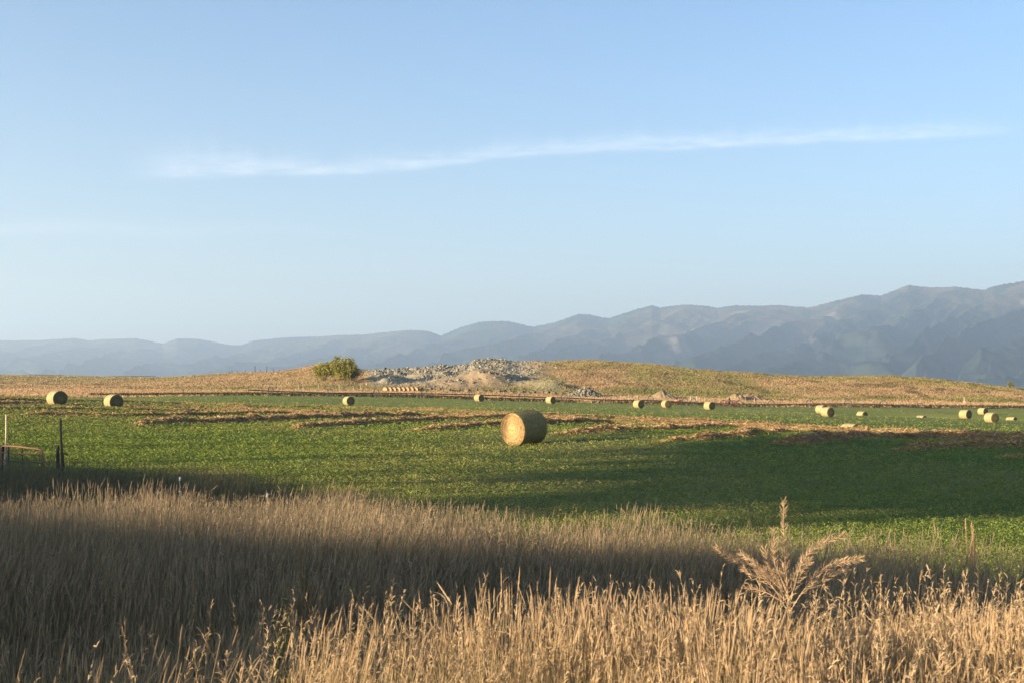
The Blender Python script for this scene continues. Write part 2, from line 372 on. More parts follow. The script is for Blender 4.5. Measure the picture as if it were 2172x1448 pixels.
# ------------------------------------------------------------------ mountains
SKM = [(-400, 728), (-200, 724), (0, 722), (80, 722), (155, 717), (190, 722), (225, 719), (290, 718), (345, 729), (375, 718), (420, 719), (490, 732), (515, 731), (535, 723), (600, 716), (680, 714), (715, 711),
       (770, 710), (800, 707), (840, 703), (870, 700), (905, 702), (935, 712), (975, 695), (1020, 683), (1075, 681), (1130, 694), (1175, 685), (1225, 667), (1250, 668), (1290, 676), (1340, 660), (1383, 648),
       (1400, 653), (1450, 647), (1490, 648), (1525, 654), (1560, 648), (1610, 650), (1650, 648), (1720, 653), (1770, 640), (1830, 625), (1870, 628), (1930, 605), (1975, 611), (2030, 609), (2090, 616),
       (2110, 608), (2172, 597), (2260, 585), (2400, 600), (2560, 590)]
def build_mountains():
    px = np.linspace(-330, 2520, 1150)
    t = np.linspace(0, 1.12, 190)
    P, T = np.meshgrid(px, t, indexing='ij')
    rc = np.interp(px, [-400, 600, 1100, 2172, 2560], [13800, 13000, 11200, 9000, 8500])[:, None]
    d = rc * (0.52 + 0.48 * T)
    X = (P - CX) / F * d; Y = d
    _, rs = ray(CX, np.interp(px, [a for a, b in SKM], [b for a, b in SKM]))
    hc = rs[:, None] * rc
    # spurs leave the peaks and come down towards the viewer's left
    peaks = np.array([-380, -250, -120, 20, 155, 265, 400, 620, 760, 870, 1050, 1235, 1385, 1470, 1640, 1830, 1935, 2050, 2190, 2330, 2480, 2640, 2800, 2980, 3160.])
    shear = 430.0
    wv = (fbm(P / 160, T * 2.2, 71, 3) - .5) * 190
    c = P + shear * (1 - T) * (1.0 + .25 * (1 - T)) + wv * (1 - np.clip(T, 0, 1)) * 2
    k = np.clip(np.searchsorted(peaks, c) - 1, 0, len(peaks) - 2)
    s = (c - peaks[k]) / (peaks[k + 1] - peaks[k])
    valley = np.where(s < .62, s / .62, (1 - s) / .38)            # 0 on the spur, 1 in the gully; steeper right hand wall
    valley = np.clip(valley, 0, 1) ** 1.15
    tt = np.clip(T, 0, 1)
    base = 0.85 * tt ** 1.05 + 0.15 * tt ** 3
    amp = (0.22 + 0.34 * hash2(k, k * 0 + 3, 5)) * np.sin(np.pi * np.clip(tt, 0, 1) ** .8) ** .9 * (.25 + .75 * sm(.05, .5, tt))
    f = base - amp * valley
    # smaller ravines
    n = fbm(c / 38, T * 5, 75, 4, .55); rid = 1 - np.abs(2 * n - 1)
    f = f + (rid - .6) * 0.10 * np.sin(np.pi * tt) + ((1 - np.abs(2 * fbm(X / 700, Y / 700, 79, 5, .55) - 1)) - .7) * .16 * (1 - .75 * tt)
    f = np.where(T > 1, base - (T - 1) * 2.5, f)
    f = np.maximum(f, -0.02)
    k3 = np.exp(-0.5 * (np.arange(-120, 121) / 45.0) ** 2); k3 /= k3.sum()
    hs_ = np.convolve(np.pad(hc[:, 0], 120, mode='edge'), k3, mode='valid')[:, None]
    w3 = sm(.55, 1.0, tt); H = f * (hs_ * (1 - w3) + hc * w3)
    H = H + ((1 - np.abs(2 * fbm(X / 260, Y / 260, 97, 4, .55) - 1)) - .7) * 45 * np.sin(np.pi * tt) ** .7
    ang = np.max(H / d, axis=1, keepdims=True)
    target = hc / rc
    exact = target / ang
    kk = np.exp(-0.5 * (np.arange(-40, 41) / 16.0) ** 2); kk /= kk.sum()
    e0 = np.pad(exact[:, 0], 24, mode='edge'); emin = np.min(np.stack([e0[k_:k_ + len(exact)] for k_ in range(49)]), axis=0)
    ep = np.pad(emin, 40, mode='edge'); soft = np.convolve(ep, kk, mode='valid')[:, None]
    wt_ = sm(.55, .98, tt); H = H * (soft * (1 - wt_) + exact * wt_)
    H = H + CAMZ
    # conifer tips on the brow
    H = H + (rng.random(H.shape) - .3) * 9 * sm(.9, .98, tt)
    V = np.stack([X, Y, H], -1).reshape(-1, 3)
    n1 = fbm(X / 900, Y / 900, 83, 5, .6); n2 = fbm(X / 90, Y / 130, 87, 4, .65)
    forest = mixc((.010, .024, .017), (.042, .058, .040), sm(.3, .7, n2))
    open_ = mixc((.17, .13, .085), (.12, .10, .06), n2)
    k1 = sm(.47, .62, n1 + .10 * (1 - valley) + .05 * sm(1100, 300, P) - .06)
    C = mixc(forest, open_, k1 * .5 * sm(.30, .75, T))
    rock = sm(.66, .78, fbm(X / 330, Y / 330, 91, 4, .6)) * sm(.35, .5, T) * sm(1250, 1500, P) * sm(1.02, .9, T)
    C = mixc(C, (.26, .22, .185), rock * .8)
    C = C.reshape(-1, 3)
    na, nr = P.shape
    i = np.arange(na - 1)[:, None]; j = np.arange(nr - 1)[None, :]
    q = np.stack([i * nr + j, (i + 1) * nr + j, (i + 1) * nr + j + 1, i * nr + j + 1], -1).reshape(-1, 4)
    m = attr_mat('forested_slope', rough=1.0, spec=0.0, nscale=.03, ncon=.75)
    o = mesh_np('mountains', V, q, m, C, smooth=True); props(o, kind='structure')
build_mountains()

# ------------------------------------------------------------------ haze
def build_haze():
    x0, x1, y0, y1, z0, z1 = -24000, 24000, -3000, 15500, -6.0, 900
    V = np.array([[x, y, z] for x in (x0, x1) for y in (y0, y1) for z in (z0, z1)], float)
    Fq = np.array([[0, 1, 3, 2], [4, 6, 7, 5], [0, 4, 5, 1], [2, 3, 7, 6], [0, 2, 6, 4], [1, 5, 7, 3]])
    m = bpy.data.materials.new('air'); m.use_nodes = True; nt = m.node_tree; nt.nodes.clear()
    out = N(nt, 'ShaderNodeOutputMaterial'); v = N(nt, 'ShaderNodeVolumePrincipled')
    v.inputs['Color'].default_value = (0.51, 0.715, 0.99, 1); v.inputs['Density'].default_value = 1.1e-4; v.inputs['Anisotropy'].default_value = 0.3
    nt.links.new(v.outputs[0], out.inputs['Volume'])
    o = mesh_np('haze', V, Fq, m); props(o, kind='stuff')
build_haze()

# ------------------------------------------------------------------ ribbons, tubes
def ribbons(P, W, S, C):
    """P (n,k,3) points, W (n,k) half widths, S (n,3) side vectors, C (n,k,3) -> V, quads, colours"""
    n, k, _ = P.shape
    L = P - S[:, None, :] * W[..., None]; Rr = P + S[:, None, :] * W[..., None]
    V = np.stack([L, Rr], 2).reshape(-1, 3)
    CC = np.repeat(C.reshape(n, k, 1, 3), 2, 2).reshape(-1, 3)
    b = (np.arange(n)[:, None] * k + np.arange(k - 1)[None, :]) * 2
    q = np.stack([b, b + 1, b + 3, b + 2], -1).reshape(-1, 4)
    return V, q, CC
class Bag:
    def __init__(s): s.V, s.F, s.C, s.n = [], [], [], 0
    def add(s, V, Fq, C):
        s.V.append(V); s.F.append(np.asarray(Fq) + s.n); s.C.append(np.broadcast_to(C, V.shape)); s.n += len(V)
    def build(s, name, mat, parent=None, smooth=False):
        return mesh_np(name, np.vstack(s.V), s.F, mat, np.vstack(s.C), smooth, parent)
def tube(pts, rad, sides=8, cap=True):
    pts = np.asarray(pts, float); n = len(pts); rad = np.broadcast_to(np.asarray(rad, float), (n,))
    tan = np.gradient(pts, axis=0); tan /= np.linalg.norm(tan, axis=1, keepdims=True) + 1e-9
    ref = np.array([0, 0, 1.0]) if abs(tan[0][2]) < .9 else np.array([1.0, 0, 0])
    V = []
    for p, t, r in zip(pts, tan, rad):
        a = np.cross(t, ref); a /= np.linalg.norm(a); b = np.cross(t, a); ref = np.cross(a, t)
        th = np.linspace(0, 2 * np.pi, sides, endpoint=False)
        V.append(p + r * (np.cos(th)[:, None] * a + np.sin(th)[:, None] * b))
    V = np.vstack(V)
    i = np.arange(n - 1)[:, None]; j = np.arange(sides)[None, :]
    q = np.stack([i * sides + j, i * sides + (j + 1) % sides, (i + 1) * sides + (j + 1) % sides, (i + 1) * sides + j], -1).reshape(-1, 4)
    return V, q
def tube_bag(bag, pts, rad, c, sides=8):
    V, q = tube(pts, rad, sides); bag.add(V, q, np.asarray(c, float))
    pts = np.asarray(pts, float)
    for e, s0 in ((0, 0), (-1, len(V) - sides)):           # fan caps as quads
        Vc = np.vstack([V[s0:s0 + sides], pts[e][None]])
        jj = np.arange(sides)
        bag.add(Vc, np.stack([jj, (jj + 1) % sides, np.full(sides, sides)], -1), np.asarray(c, float))
def box_bag(bag, lo, hi, c, rot=None, at=(0, 0, 0)):
    V = np.array([[x, y, z] for x in (lo[0], hi[0]) for y in (lo[1], hi[1]) for z in (lo[2], hi[2])], float)
    if rot is not None: V = V @ np.array(rot).T
    V = V + np.asarray(at)
    bag.add(V, np.array([[0, 1, 3, 2], [4, 6, 7, 5], [0, 4, 5, 1], [2, 3, 7, 6], [0, 2, 6, 4], [1, 5, 7, 3]]), np.asarray(c, float))

M_grass = attr_mat('dry_stalks', rough=.75, spec=.15, transl=.22)
M_leaf = attr_mat('leaves', rough=.7, spec=.15, transl=.14)
M_hay = attr_mat('hay', rough=.9, spec=.08)
M_rock = attr_mat('rock', rough=.9, spec=.15, nscale=1.5, ncon=.3)
M_paint = attr_mat('weathered', rough=.8, spec=.2, nscale=14, ncon=.35)
M_wood = attr_mat('old_timber', rough=.9, spec=.1, nscale=9, ncon=.5, bump=.01, bscale=30)
M_metal = attr_mat('old_metal', rough=.55, spec=.4, nscale=6, ncon=.3)

# ------------------------------------------------------------------ foreground grass
def stalks(n, px, d, hmin, hmax, tint, wscale=1.0, headk=7, spikes=True, lean=0.16, spk=.6):
    x = (px - CX) / F * d; y = d; z = height(x, y) - .02
    patch = fbm(x / 1.3, y / 1.6, 101, 3)
    h = (hmin + (hmax - hmin) * rng.random(n) ** .8) * (0.45 + 1.02 * patch)
    wind = np.array([.10, .02])
    a = rng.random(n) * 2 * np.pi; l = lean * rng.random(n) ** .7 * (.6 + .9 * fbm(x / .9, y / .9, 103, 2))
    l = np.where(rng.random(n) < .09, l * 2.6 + .25, l)
    lx = (np.cos(a) * l + wind[0] * .6 + (fbm(x / 1.2, y / 1.2, 105, 3) - .5) * .45) * h; ly = (np.sin(a) * l + wind[1]) * h
    k = 4
    s = np.linspace(0, 1, k)[None, :]
    P = np.stack([x[:, None] + lx[:, None] * s ** 2, y[:, None] + ly[:, None] * s ** 2, z[:, None] + h[:, None] * (s - .10 * (lx ** 2 + ly ** 2)[:, None] / (h ** 2)[:, None] * s ** 2)], -1)
    th = rng.random(n) * np.pi; S = np.stack([np.cos(th), np.sin(th) * .6, 0 * th], -1)
    tone = .62 + .62 * rng.random(n)
    cb = mixc(tint[0], tint[1], rng.random(n)) * tone[:, None]
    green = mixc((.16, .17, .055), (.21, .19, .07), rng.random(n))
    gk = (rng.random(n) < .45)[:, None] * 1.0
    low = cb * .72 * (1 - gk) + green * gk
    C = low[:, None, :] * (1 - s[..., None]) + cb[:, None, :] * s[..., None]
    W = (np.array([.0013, .0012, .0010, .0008])[None, :] * wscale * (.8 + .5 * rng.random(n))[:, None])
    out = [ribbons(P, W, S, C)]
    if spikes:
        tip = P[:, -1]; keep = rng.random(n) < spk; dirv = P[:, -1] - P[:, -2]; dirv /= np.linalg.norm(dirv, axis=1, keepdims=True)
        hl = (.055 + .075 * rng.random(n)) * (.75 + .4 * patch)
        nod = (rng.random(n) < .10) * rng.random(n) * 1.4
        hk = np.linspace(0, 1, headk)[None, :]
        bend = np.stack([np.cos(a), np.sin(a), 0 * a - .6], -1) * nod[:, None]
        HP = tip[:, None, :] + dirv[:, None, :] * (hl[:, None] * hk)[..., None] + bend[:, None, :] * (hl[:, None] * hk ** 2)[..., None]
        prof = np.interp(np.linspace(0, 1, headk), [0, .12, .5, .85, 1], [.25, .9, 1.0, .6, .08])
        saw = np.where(np.arange(headk) % 2 == 0, 1.12, .82) if headk > 5 else np.ones(headk)
        HW = (.0018 + .0020 * rng.random(n))[:, None] * (prof * saw)[None, :] * wscale ** .8
        hc = mixc(tint[2], tint[3], rng.random(n)) * (.8 + .4 * rng.random(n))[:, None]
        HC = np.repeat(hc[:, None, :], headk, 1)
        HP, HW, HC, Sk, dirv = HP[keep], HW[keep], HC[keep], S[keep], dirv[keep]
        out.append(ribbons(HP, HW, Sk, HC))
        S2 = np.cross(dirv, Sk); S2 /= np.linalg.norm(S2, axis=1, keepdims=True) + 1e-9
        out.append(ribbons(HP, HW * .9, S2, HC * .93))
    return out
def blades(n, px, d, hmin, hmax, c0, c1, wscale=1.0):
    x = (px - CX) / F * d; y = d; z = height(x, y) - .02
    h = hmin + (hmax - hmin) * rng.random(n)
    a = rng.random(n) * 2 * np.pi; l = .25 + .7 * rng.random(n)
    k = 5; s = np.linspace(0, 1, k)[None, :]
    dx = np.cos(a) * l * h + .08 * h; dy = np.sin(a) * l * h
    P = np.stack([x[:, None] + dx[:, None] * s ** 1.6, y[:, None] + dy[:, None] * s ** 1.6, z[:, None] + h[:, None] * (s * (1.25 - .45 * l[:, None] * s))], -1)
    S = np.stack([-np.sin(a), np.cos(a), 0 * a], -1)
    W = np.array([.8, 1, .9, .6, .1])[None, :] * .0032 * wscale * (.7 + .6 * rng.random(n))[:, None]
    C = mixc(c0, c1, rng.random(n)) * (.65 + .6 * rng.random(n))[:, None]
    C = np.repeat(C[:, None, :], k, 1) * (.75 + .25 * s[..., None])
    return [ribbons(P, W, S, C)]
def panicles(n, px, d, hmin, hmax, c0, c1, m=26, wscale=1.0):
    x = (px - CX) / F * d; y = d; z = height(x, y)
    h = hmin + (hmax - hmin) * rng.random(n); a = rng.random(n) * 2 * np.pi; l = .05 + .22 * rng.random(n)
    s = np.linspace(0, 1, 5)[None, :]
    dx = (np.cos(a) * l + .05) * h; dy = np.sin(a) * l * h
    P = np.stack([x[:, None] + dx[:, None] * s ** 2.4, y[:, None] + dy[:, None] * s ** 2.4, z[:, None] + h[:, None] * (s - .22 * l[:, None] * s ** 3)], -1)
    th = rng.random(n) * np.pi; S = np.stack([np.cos(th), np.sin(th), 0 * th], -1)
    c = mixc(c0, c1, rng.random(n)) * (.75 + .5 * rng.random(n))[:, None]
    out = [ribbons(P, np.array([.0013, .0012, .0010, .0008, .0005])[None, :] * wscale * np.ones((n, 1)), S, np.repeat(c[:, None, :] * .85, 5, 1))]
    f = .78 + .24 * rng.random((n, m)); i = np.clip((f * 4).astype(int), 0, 3); fr = (f * 4 - i)[..., None]
    ar = np.arange(n)[:, None]
    b0 = P[ar, i] * (1 - fr) + P[ar, i + 1] * fr; tg = P[:, -1] - P[:, -2]; tg /= np.linalg.norm(tg, axis=1, keepdims=True)
    dr = tg[:, None, :] * .9 + rng.normal(size=(n, m, 3)) * .30; dr[..., 2] -= .25 * rng.random((n, m)); dr /= np.linalg.norm(dr, axis=-1, keepdims=True)
    ln = (.012 + .022 * rng.random((n, m)))[..., None]
    Q = np.stack([b0, b0 + dr * ln * .55, b0 + dr * ln + np.array([0, 0, -.006])], 2).reshape(-1, 3, 3)
    D = dr.reshape(-1, 3); S2 = np.cross(D, rng.normal(size=D.shape)); S2 /= np.linalg.norm(S2, axis=1, keepdims=True) + 1e-9
    out.append(ribbons(Q, np.repeat([[.0007, .0012, .0004]], len(Q), 0) * wscale, S2, np.repeat(np.repeat(c * 1.08, m, 0)[:, None, :], 3, 1)))
    return out
def sample_strip(n, d0, d1, margin=120, pw=1.0):
    """points between two distances, uniform over the ground when pw=1"""
    u = rng.random(n); d = np.sqrt(d0 ** 2 + (d1 ** 2 - d0 ** 2) * u) if pw == 1.0 else d0 * (d1 / d0) ** u
    mg = 60 + 2.0 * F / d
    px = -mg + (2172 + 2 * mg) * rng.random(n)
    return px, d
STRAW = [(.37, .27, .14), (.50, .37, .21), (.49, .35, .20), (.62, .46, .28)]
PALE = [(.30, .235, .145), (.40, .32, .205), (.38, .29, .18), (.48, .37, .235)]
def build_tall_grass():
    b = Bag()
    def addall(lst):
        for V, q, C in lst: b.add(V, q, C)
    # near shoulder, dense on the right where the photo shows it standing close
    px, d = sample_strip(92000, 2.3, 5.6, 300)
    keep = rng.random(len(px)) < np.interp(px, [0, 250, 500, 900, 1400, 2172], [.03, .12, .36, .46, .95, 1]) * sm(.33, .58, fbm((px - CX) / F * d / .35, d / .45, 107, 3)); px, d = px[keep], d[keep]
    hk = np.interp(px, [0, 500, 1100, 1700, 2172], [.78, .90, .86, .80, .77])
    addall(stalks(len(px), px, d, .58 * hk, .90 * hk, STRAW, 1.0, 9, spk=.5))
    px, d = sample_strip(28000, 2.3, 5.3, 300); addall(blades(len(px), px, d, .3, .7, (.34, .25, .12), (.20, .19, .07)))
    px, d = sample_strip(6800, 2.4, 5.6, 300); keep = rng.random(len(px)) < np.interp(px, [200, 900, 2172], [.08, .5, 1]); px, d = px[keep], d[keep]
    addall(panicles(len(px), px, d, .55, 1.0, (.42, .30, .16), (.56, .42, .26)))
    # ditch
    px, d = sample_strip(18000, 5.2, 9.4, 200); addall(stalks(len(px), px, d, .45, .72, PALE, 1.1, 6, spk=.35))
    px, d = sample_strip(13000, 5.2, 9.4, 200); addall(blades(len(px), px, d, .3, .55, (.26, .20, .115), (.22, .19, .09), 1.1))
    # ridge beyond the ditch
    px, d = sample_strip(60000, 9.0, 14.5, 160)
    keep = d < np.interp(px, GRASS_P, GRASS_D) + (rng.random(len(px)) - .6) * 2.0; px, d = px[keep], d[keep]
    hk = np.interp(px, [0, 700, 1086, 1600, 2172], [.95, .90, .76, .73, .68])
    addall(stalks(len(px), px, d, .52 * hk, .92 * hk, PALE, 1.25, 6, spk=.4))
    px, d = sample_strip(26000, 9.0, 14.5, 160)
    keep = d < np.interp(px, GRASS_P, GRASS_D); px, d = px[keep], d[keep]
    addall(blades(len(px), px, d, .4, .8, (.26, .20, .115), (.34, .27, .17), 1.3))
    px, d = sample_strip(9000, 8.6, 15.5, 160); keep = d < np.interp(px, GRASS_P, GRASS_D) + (rng.random(len(px)) - .6) * 2.0; px, d = px[keep], d[keep]
    hk = np.interp(px, [0, 700, 1086, 1600, 2172], [.98, .95, .80, .76, .72])
    addall(panicles(len(px), px, d, .45 * hk, 1.0 * hk, (.34, .27, .16), (.46, .37, .24), 18, 1.5))
    # far edge along the fence
    px, d = sample_strip(66000, 14.5, 32, 130)
    keep = d < np.interp(px, GRASS_P, GRASS_D) + (rng.random(len(px)) - .75) * 3.5; px, d = px[keep], d[keep]
    addall(stalks(len(px), px, d, .48, .74, [(.17, .15, .085), (.23, .20, .115), (.22, .18, .11), (.28, .225, .14)], 2.0, 5))
    px, d = sample_strip(40000, 14.5, 32, 130)
    keep = d < np.interp(px, GRASS_P, GRASS_D); px, d = px[keep], d[keep]
    addall(blades(len(px), px, d, .35, .65, (.10, .115, .05), (.17, .15, .085), 2.2))
    o = b.build('tall_grass', M_grass); props(o, kind='stuff')
build_tall_grass()

# ------------------------------------------------------------------ alfalfa
def build_alfalfa():
    n = 290000
    px = -560 + 3292 * rng.random(n)
    gd = np.interp(px, GRASS_P, GRASS_D) - 1.0; fd = np.interp(px, FIELD_P, FIELD_D)
    u = rng.random(n); d = 1 / (1 / gd + (1 / fd - 1 / gd) * u ** .9)
    ok = (px > -70 - 2.4 * F / d) & (px < 2242 + 2.4 * F / d); px, d = px[ok], d[ok]; n = len(px)
    # round the edge off so rows do not show
    x = (px - CX) / F * d; y = d
    z = height(x, y)
    n1 = fbm(x / 2.2, y / 3.0, 121, 3); n2 = fbm(x / 9.0, y / 16.0, 123, 4); row = fbm(x / 40.0 + y / 60, y / 3.5, 129, 3)
    size = np.clip(.00105 * d, .022, .26) * (.6 + .8 * rng.random(n))
    tall = np.clip(.05 + .0022 * d, .07, .17) * (.25 + .8 * n1 + .9 * fbm(x / .55, y / .8, 125, 3) ** 1.5)
    k = 4
    off = rng.normal(size=(n, k, 3)); off[..., 0] *= size[:, None] * 1.1; off[..., 1] *= size[:, None] * 1.1; off[..., 2] = tall[:, None] * rng.random((n, k)) ** .7
    ctr = np.stack([x, y, z], -1)[:, None, :] + off
    nrm = rng.normal(size=(n, k, 3)); nrm[..., 2] = np.abs(nrm[..., 2]) + .9; nrm /= np.linalg.norm(nrm, axis=-1, keepdims=True)
    t1 = np.cross(nrm, rng.normal(size=(n, k, 3))); t1 /= np.linalg.norm(t1, axis=-1, keepdims=True) + 1e-9; t2 = np.cross(nrm, t1)
    hs = np.minimum(size, .16)[:, None, None] * (.27 + .24 * rng.random((n, k, 1)))
    V = np.stack([ctr - t1 * hs * 1.4, ctr - t2 * hs * .8, ctr + t1 * hs * 1.4, ctr + t2 * hs * .8], 2).reshape(-1, 3)
    V[:, 2] = np.maximum(V[:, 2], np.repeat(z, 4 * k) - .01)
    cg = mixc((.108, .152, .024), (.225, .272, .056), rng.random(n))
    cy = mixc((.21, .215, .055), (.32, .27, .10), rng.random(n))
    yk = np.clip(sm(.46, .68, n2) * .6 + sm(.48, .72, row) * .5, 0, 1) * (rng.random(n) < .75)
    c = mixc(cg, cy, yk)
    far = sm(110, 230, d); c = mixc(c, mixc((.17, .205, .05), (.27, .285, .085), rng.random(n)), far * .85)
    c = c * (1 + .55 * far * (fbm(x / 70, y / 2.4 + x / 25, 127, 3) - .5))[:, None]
    c = c * (.66 + .7 * fbm(x / .55, y / .8, 125, 3))[:, None] * 1.12
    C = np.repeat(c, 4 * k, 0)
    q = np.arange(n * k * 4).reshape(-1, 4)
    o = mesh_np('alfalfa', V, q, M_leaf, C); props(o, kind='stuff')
build_alfalfa()

# ------------------------------------------------------------------ dry grass and weeds beyond the field
def tufts(name, x, y, hmin, hmax, wid, colr, nb=3, mat=M_grass):
    n = len(x); z = height(x, y)
    h = hmin + (hmax - hmin) * rng.random((n, nb))
    a = rng.random((n, nb)) * np.pi
    ox = rng.normal(size=(n, nb)) * wid * .8; oy = rng.normal(size=(n, nb)) * wid * .8
    bx = x[:, None] + ox; by = y[:, None] + oy; bz = z[:, None] - .05 + 0 * ox
    w = wid * (.35 + .4 * rng.random((n, nb)))
    sx = np.cos(a) * w; sy = np.sin(a) * w * .6
    tx = bx + rng.normal(size=(n, nb)) * .18 * h; ty = by + rng.normal(size=(n, nb)) * .18 * h
    V = np.stack([np.stack([bx - sx, by - sy, bz], -1), np.stack([bx + sx, by + sy, bz], -1),
                  np.stack([tx + sx * .35, ty + sy * .35, bz + h], -1), np.stack([tx - sx * .35, ty - sy * .35, bz + h * .93], -1)], 2).reshape(-1, 3)
    C = np.repeat(colr * (.87 + .26 * rng.random((n, 1))), nb * 4, 0)
    o = mesh_np(name, V, np.arange(n * nb * 4).reshape(-1, 4), mat, C); props(o, kind='stuff'); return o
def build_far_grass():
    n = 120000
    px = -120 + 2412 * rng.random(n)
    fd = np.interp(px, FIELD_P, FIELD_D); cr = np.interp(px, CRX, CRD)
    d = fd + (cr + 6 - fd) * rng.random(n) ** 1.0
    x = (px - CX) / F * d
    c = zone_colour(x, d)
    earth = np.exp(-((px - 1000) / 75.0) ** 4) * np.exp(-((d - 349) / 13.0) ** 4)
    keep = rng.random(n) > np.maximum(rubble_zone(px, d) * .8, earth * .95)
    tufts('dry_grass', x[keep], d[keep], .14, .46, .24, c[keep] * 1.05)
    # dark weeds along the far edge of the field
    m = 7000
    px = 190 + 1990 * rng.random(m)
    dens = np.interp(px, [190, 260, 480, 900, 1180, 1235, 1300, 1400, 1600, 1700, 2180], [.3, 1, 1, 1, .8, .05, .3, .8, .4, .3, .7])
    fd = np.interp(px, FIELD_P, FIELD_D)
    keep = rng.random(m) < dens; px = px[keep]; d = fd[keep] + 1 + rng.normal(size=keep.sum()) * 1.4 + np.interp(px, [190, 500], [14, 2])
    x = (px - CX) / F * d
    cc = mixc((.050, .055, .022), (.10, .085, .035), rng.random(len(x)))
    tufts('weeds', x, d, .30, .78, .26, cc * .8, 3)
build_far_grass()

# ------------------------------------------------------------------ hay windrows
def windrow(pts, label, hgt=.42, wid=1.0, taper=(1, 0)):
    hgt *= .62; wid *= .56
    pw = np.array([hit(*p) for p in pts])
    seg = np.r_[0, np.cumsum(np.linalg.norm(np.diff(pw[:, :2], axis=0), axis=1))]
    L = seg[-1]; ns = int(L / .28) + 2; s = np.linspace(0, L, ns)
    cx = np.interp(s, seg, pw[:, 0]); cy = np.interp(s, seg, pw[:, 1])
    cx += (fbm(s / 3.0, s * 0 + pts[0][1], 131, 3) - .5) * 1.0; cy += (fbm(s / 3.0, s * 0 + pts[0][0], 133, 3) - .5) * 1.2
    tx = np.gradient(cx); ty = np.gradient(cy); l = np.hypot(tx, ty); nx, ny = -ty / l, tx / l
    endk = np.ones(ns)
    if taper[0]: endk = endk * sm(0, 3.5, s + .3)
    if taper[1]: endk = endk * sm(0, 3.5, L - s + .3)
    nu = 15; u = np.linspace(-1, 1, nu)
    lump = .45 + 1.15 * fbm(s / 1.7, s * 0 + pts[0][0] * .1, 137, 4, .6)
    W = wid * (.65 + .7 * fbm(s / 2.3, s * 0 + 9, 139, 3)) * (.5 + .5 * endk)
    X = cx[:, None] + nx[:, None] * u * W[:, None]; Y = cy[:, None] + ny[:, None] * u * W[:, None]
    prof = np.clip(1 - np.abs(u) ** 2.2, 0, 1)
    rough = .55 + .9 * fbm(X / .45, Y / .45, 141, 3, .6)
    Hh = hgt * lump[:, None] * endk[:, None] * prof[None, :] * rough
    Z = height(X, Y) + Hh - .03
    tone = fbm(X / .7, Y / .7, 143, 3)
    C = mixc((.14, .085, .045), (.30, .19, .095), tone)
    b = Bag()
    i = np.arange(ns - 1)[:, None]; j = np.arange(nu - 1)[None, :]
    q = np.stack([i * nu + j, i * nu + j + 1, (i + 1) * nu + j + 1, (i + 1) * nu + j], -1).reshape(-1, 4)
    b.add(np.stack([X, Y, Z], -1).reshape(-1, 3), q, C.reshape(-1, 3))
    n = int(L * 130)
    ii = rng.random(n) * (ns - 1.01); jj = np.clip(rng.normal(size=n) * .55, -1.15, 1.15)
    bx = np.interp(ii, np.arange(ns), cx); by = np.interp(ii, np.arange(ns), cy); bw = np.interp(ii, np.arange(ns), W); bnx = np.interp(ii, np.arange(ns), nx); bny = np.interp(ii, np.arange(ns), ny)
    px_ = bx + bnx * jj * bw; py_ = by + bny * jj * bw
    hh = hgt * np.interp(ii, np.arange(ns), lump * endk) * np.clip(1 - np.abs(jj) ** 2.2, 0, 1) * (.55 + .9 * fbm(px_ / .45, py_ / .45, 141, 3, .6))
    c0 = np.stack([px_, py_, height(px_, py_) + hh + .0 + .05 * rng.random(n)], -1)
    dr = rng.normal(size=(n, 3)); dr[:, 2] = dr[:, 2] * .45 + .12; dr /= np.linalg.norm(dr, axis=1, keepdims=True)
    ln = (.12 + .30 * rng.random(n))[:, None]
    P = np.stack([c0 - dr * ln * .5, c0 + dr * ln * .1 + np.array([0, 0, .03]), c0 + dr * ln * .5], 1)
    S = np.cross(dr, rng.normal(size=(n, 3))); S /= np.linalg.norm(S, axis=1, keepdims=True) + 1e-9
    Wd = np.repeat(np.array([[.010, .014, .004]]), n, 0) * (.7 + .8 * rng.random((n, 1)))
    Cc = mixc((.25, .15, .075), (.60, .42, .225), rng.random(n) ** 1.2)
    Cc = mixc(Cc, (.20, .19, .06), (rng.random(n) < .12) * .8)
    V, q, CC = ribbons(P, Wd, S, np.repeat(Cc[:, None, :], 3, 1)); b.add(V, q, CC)
    o = b.build('hay_windrow', M_hay); props(o, label, 'windrow', 'raked hay windrows across the green field')
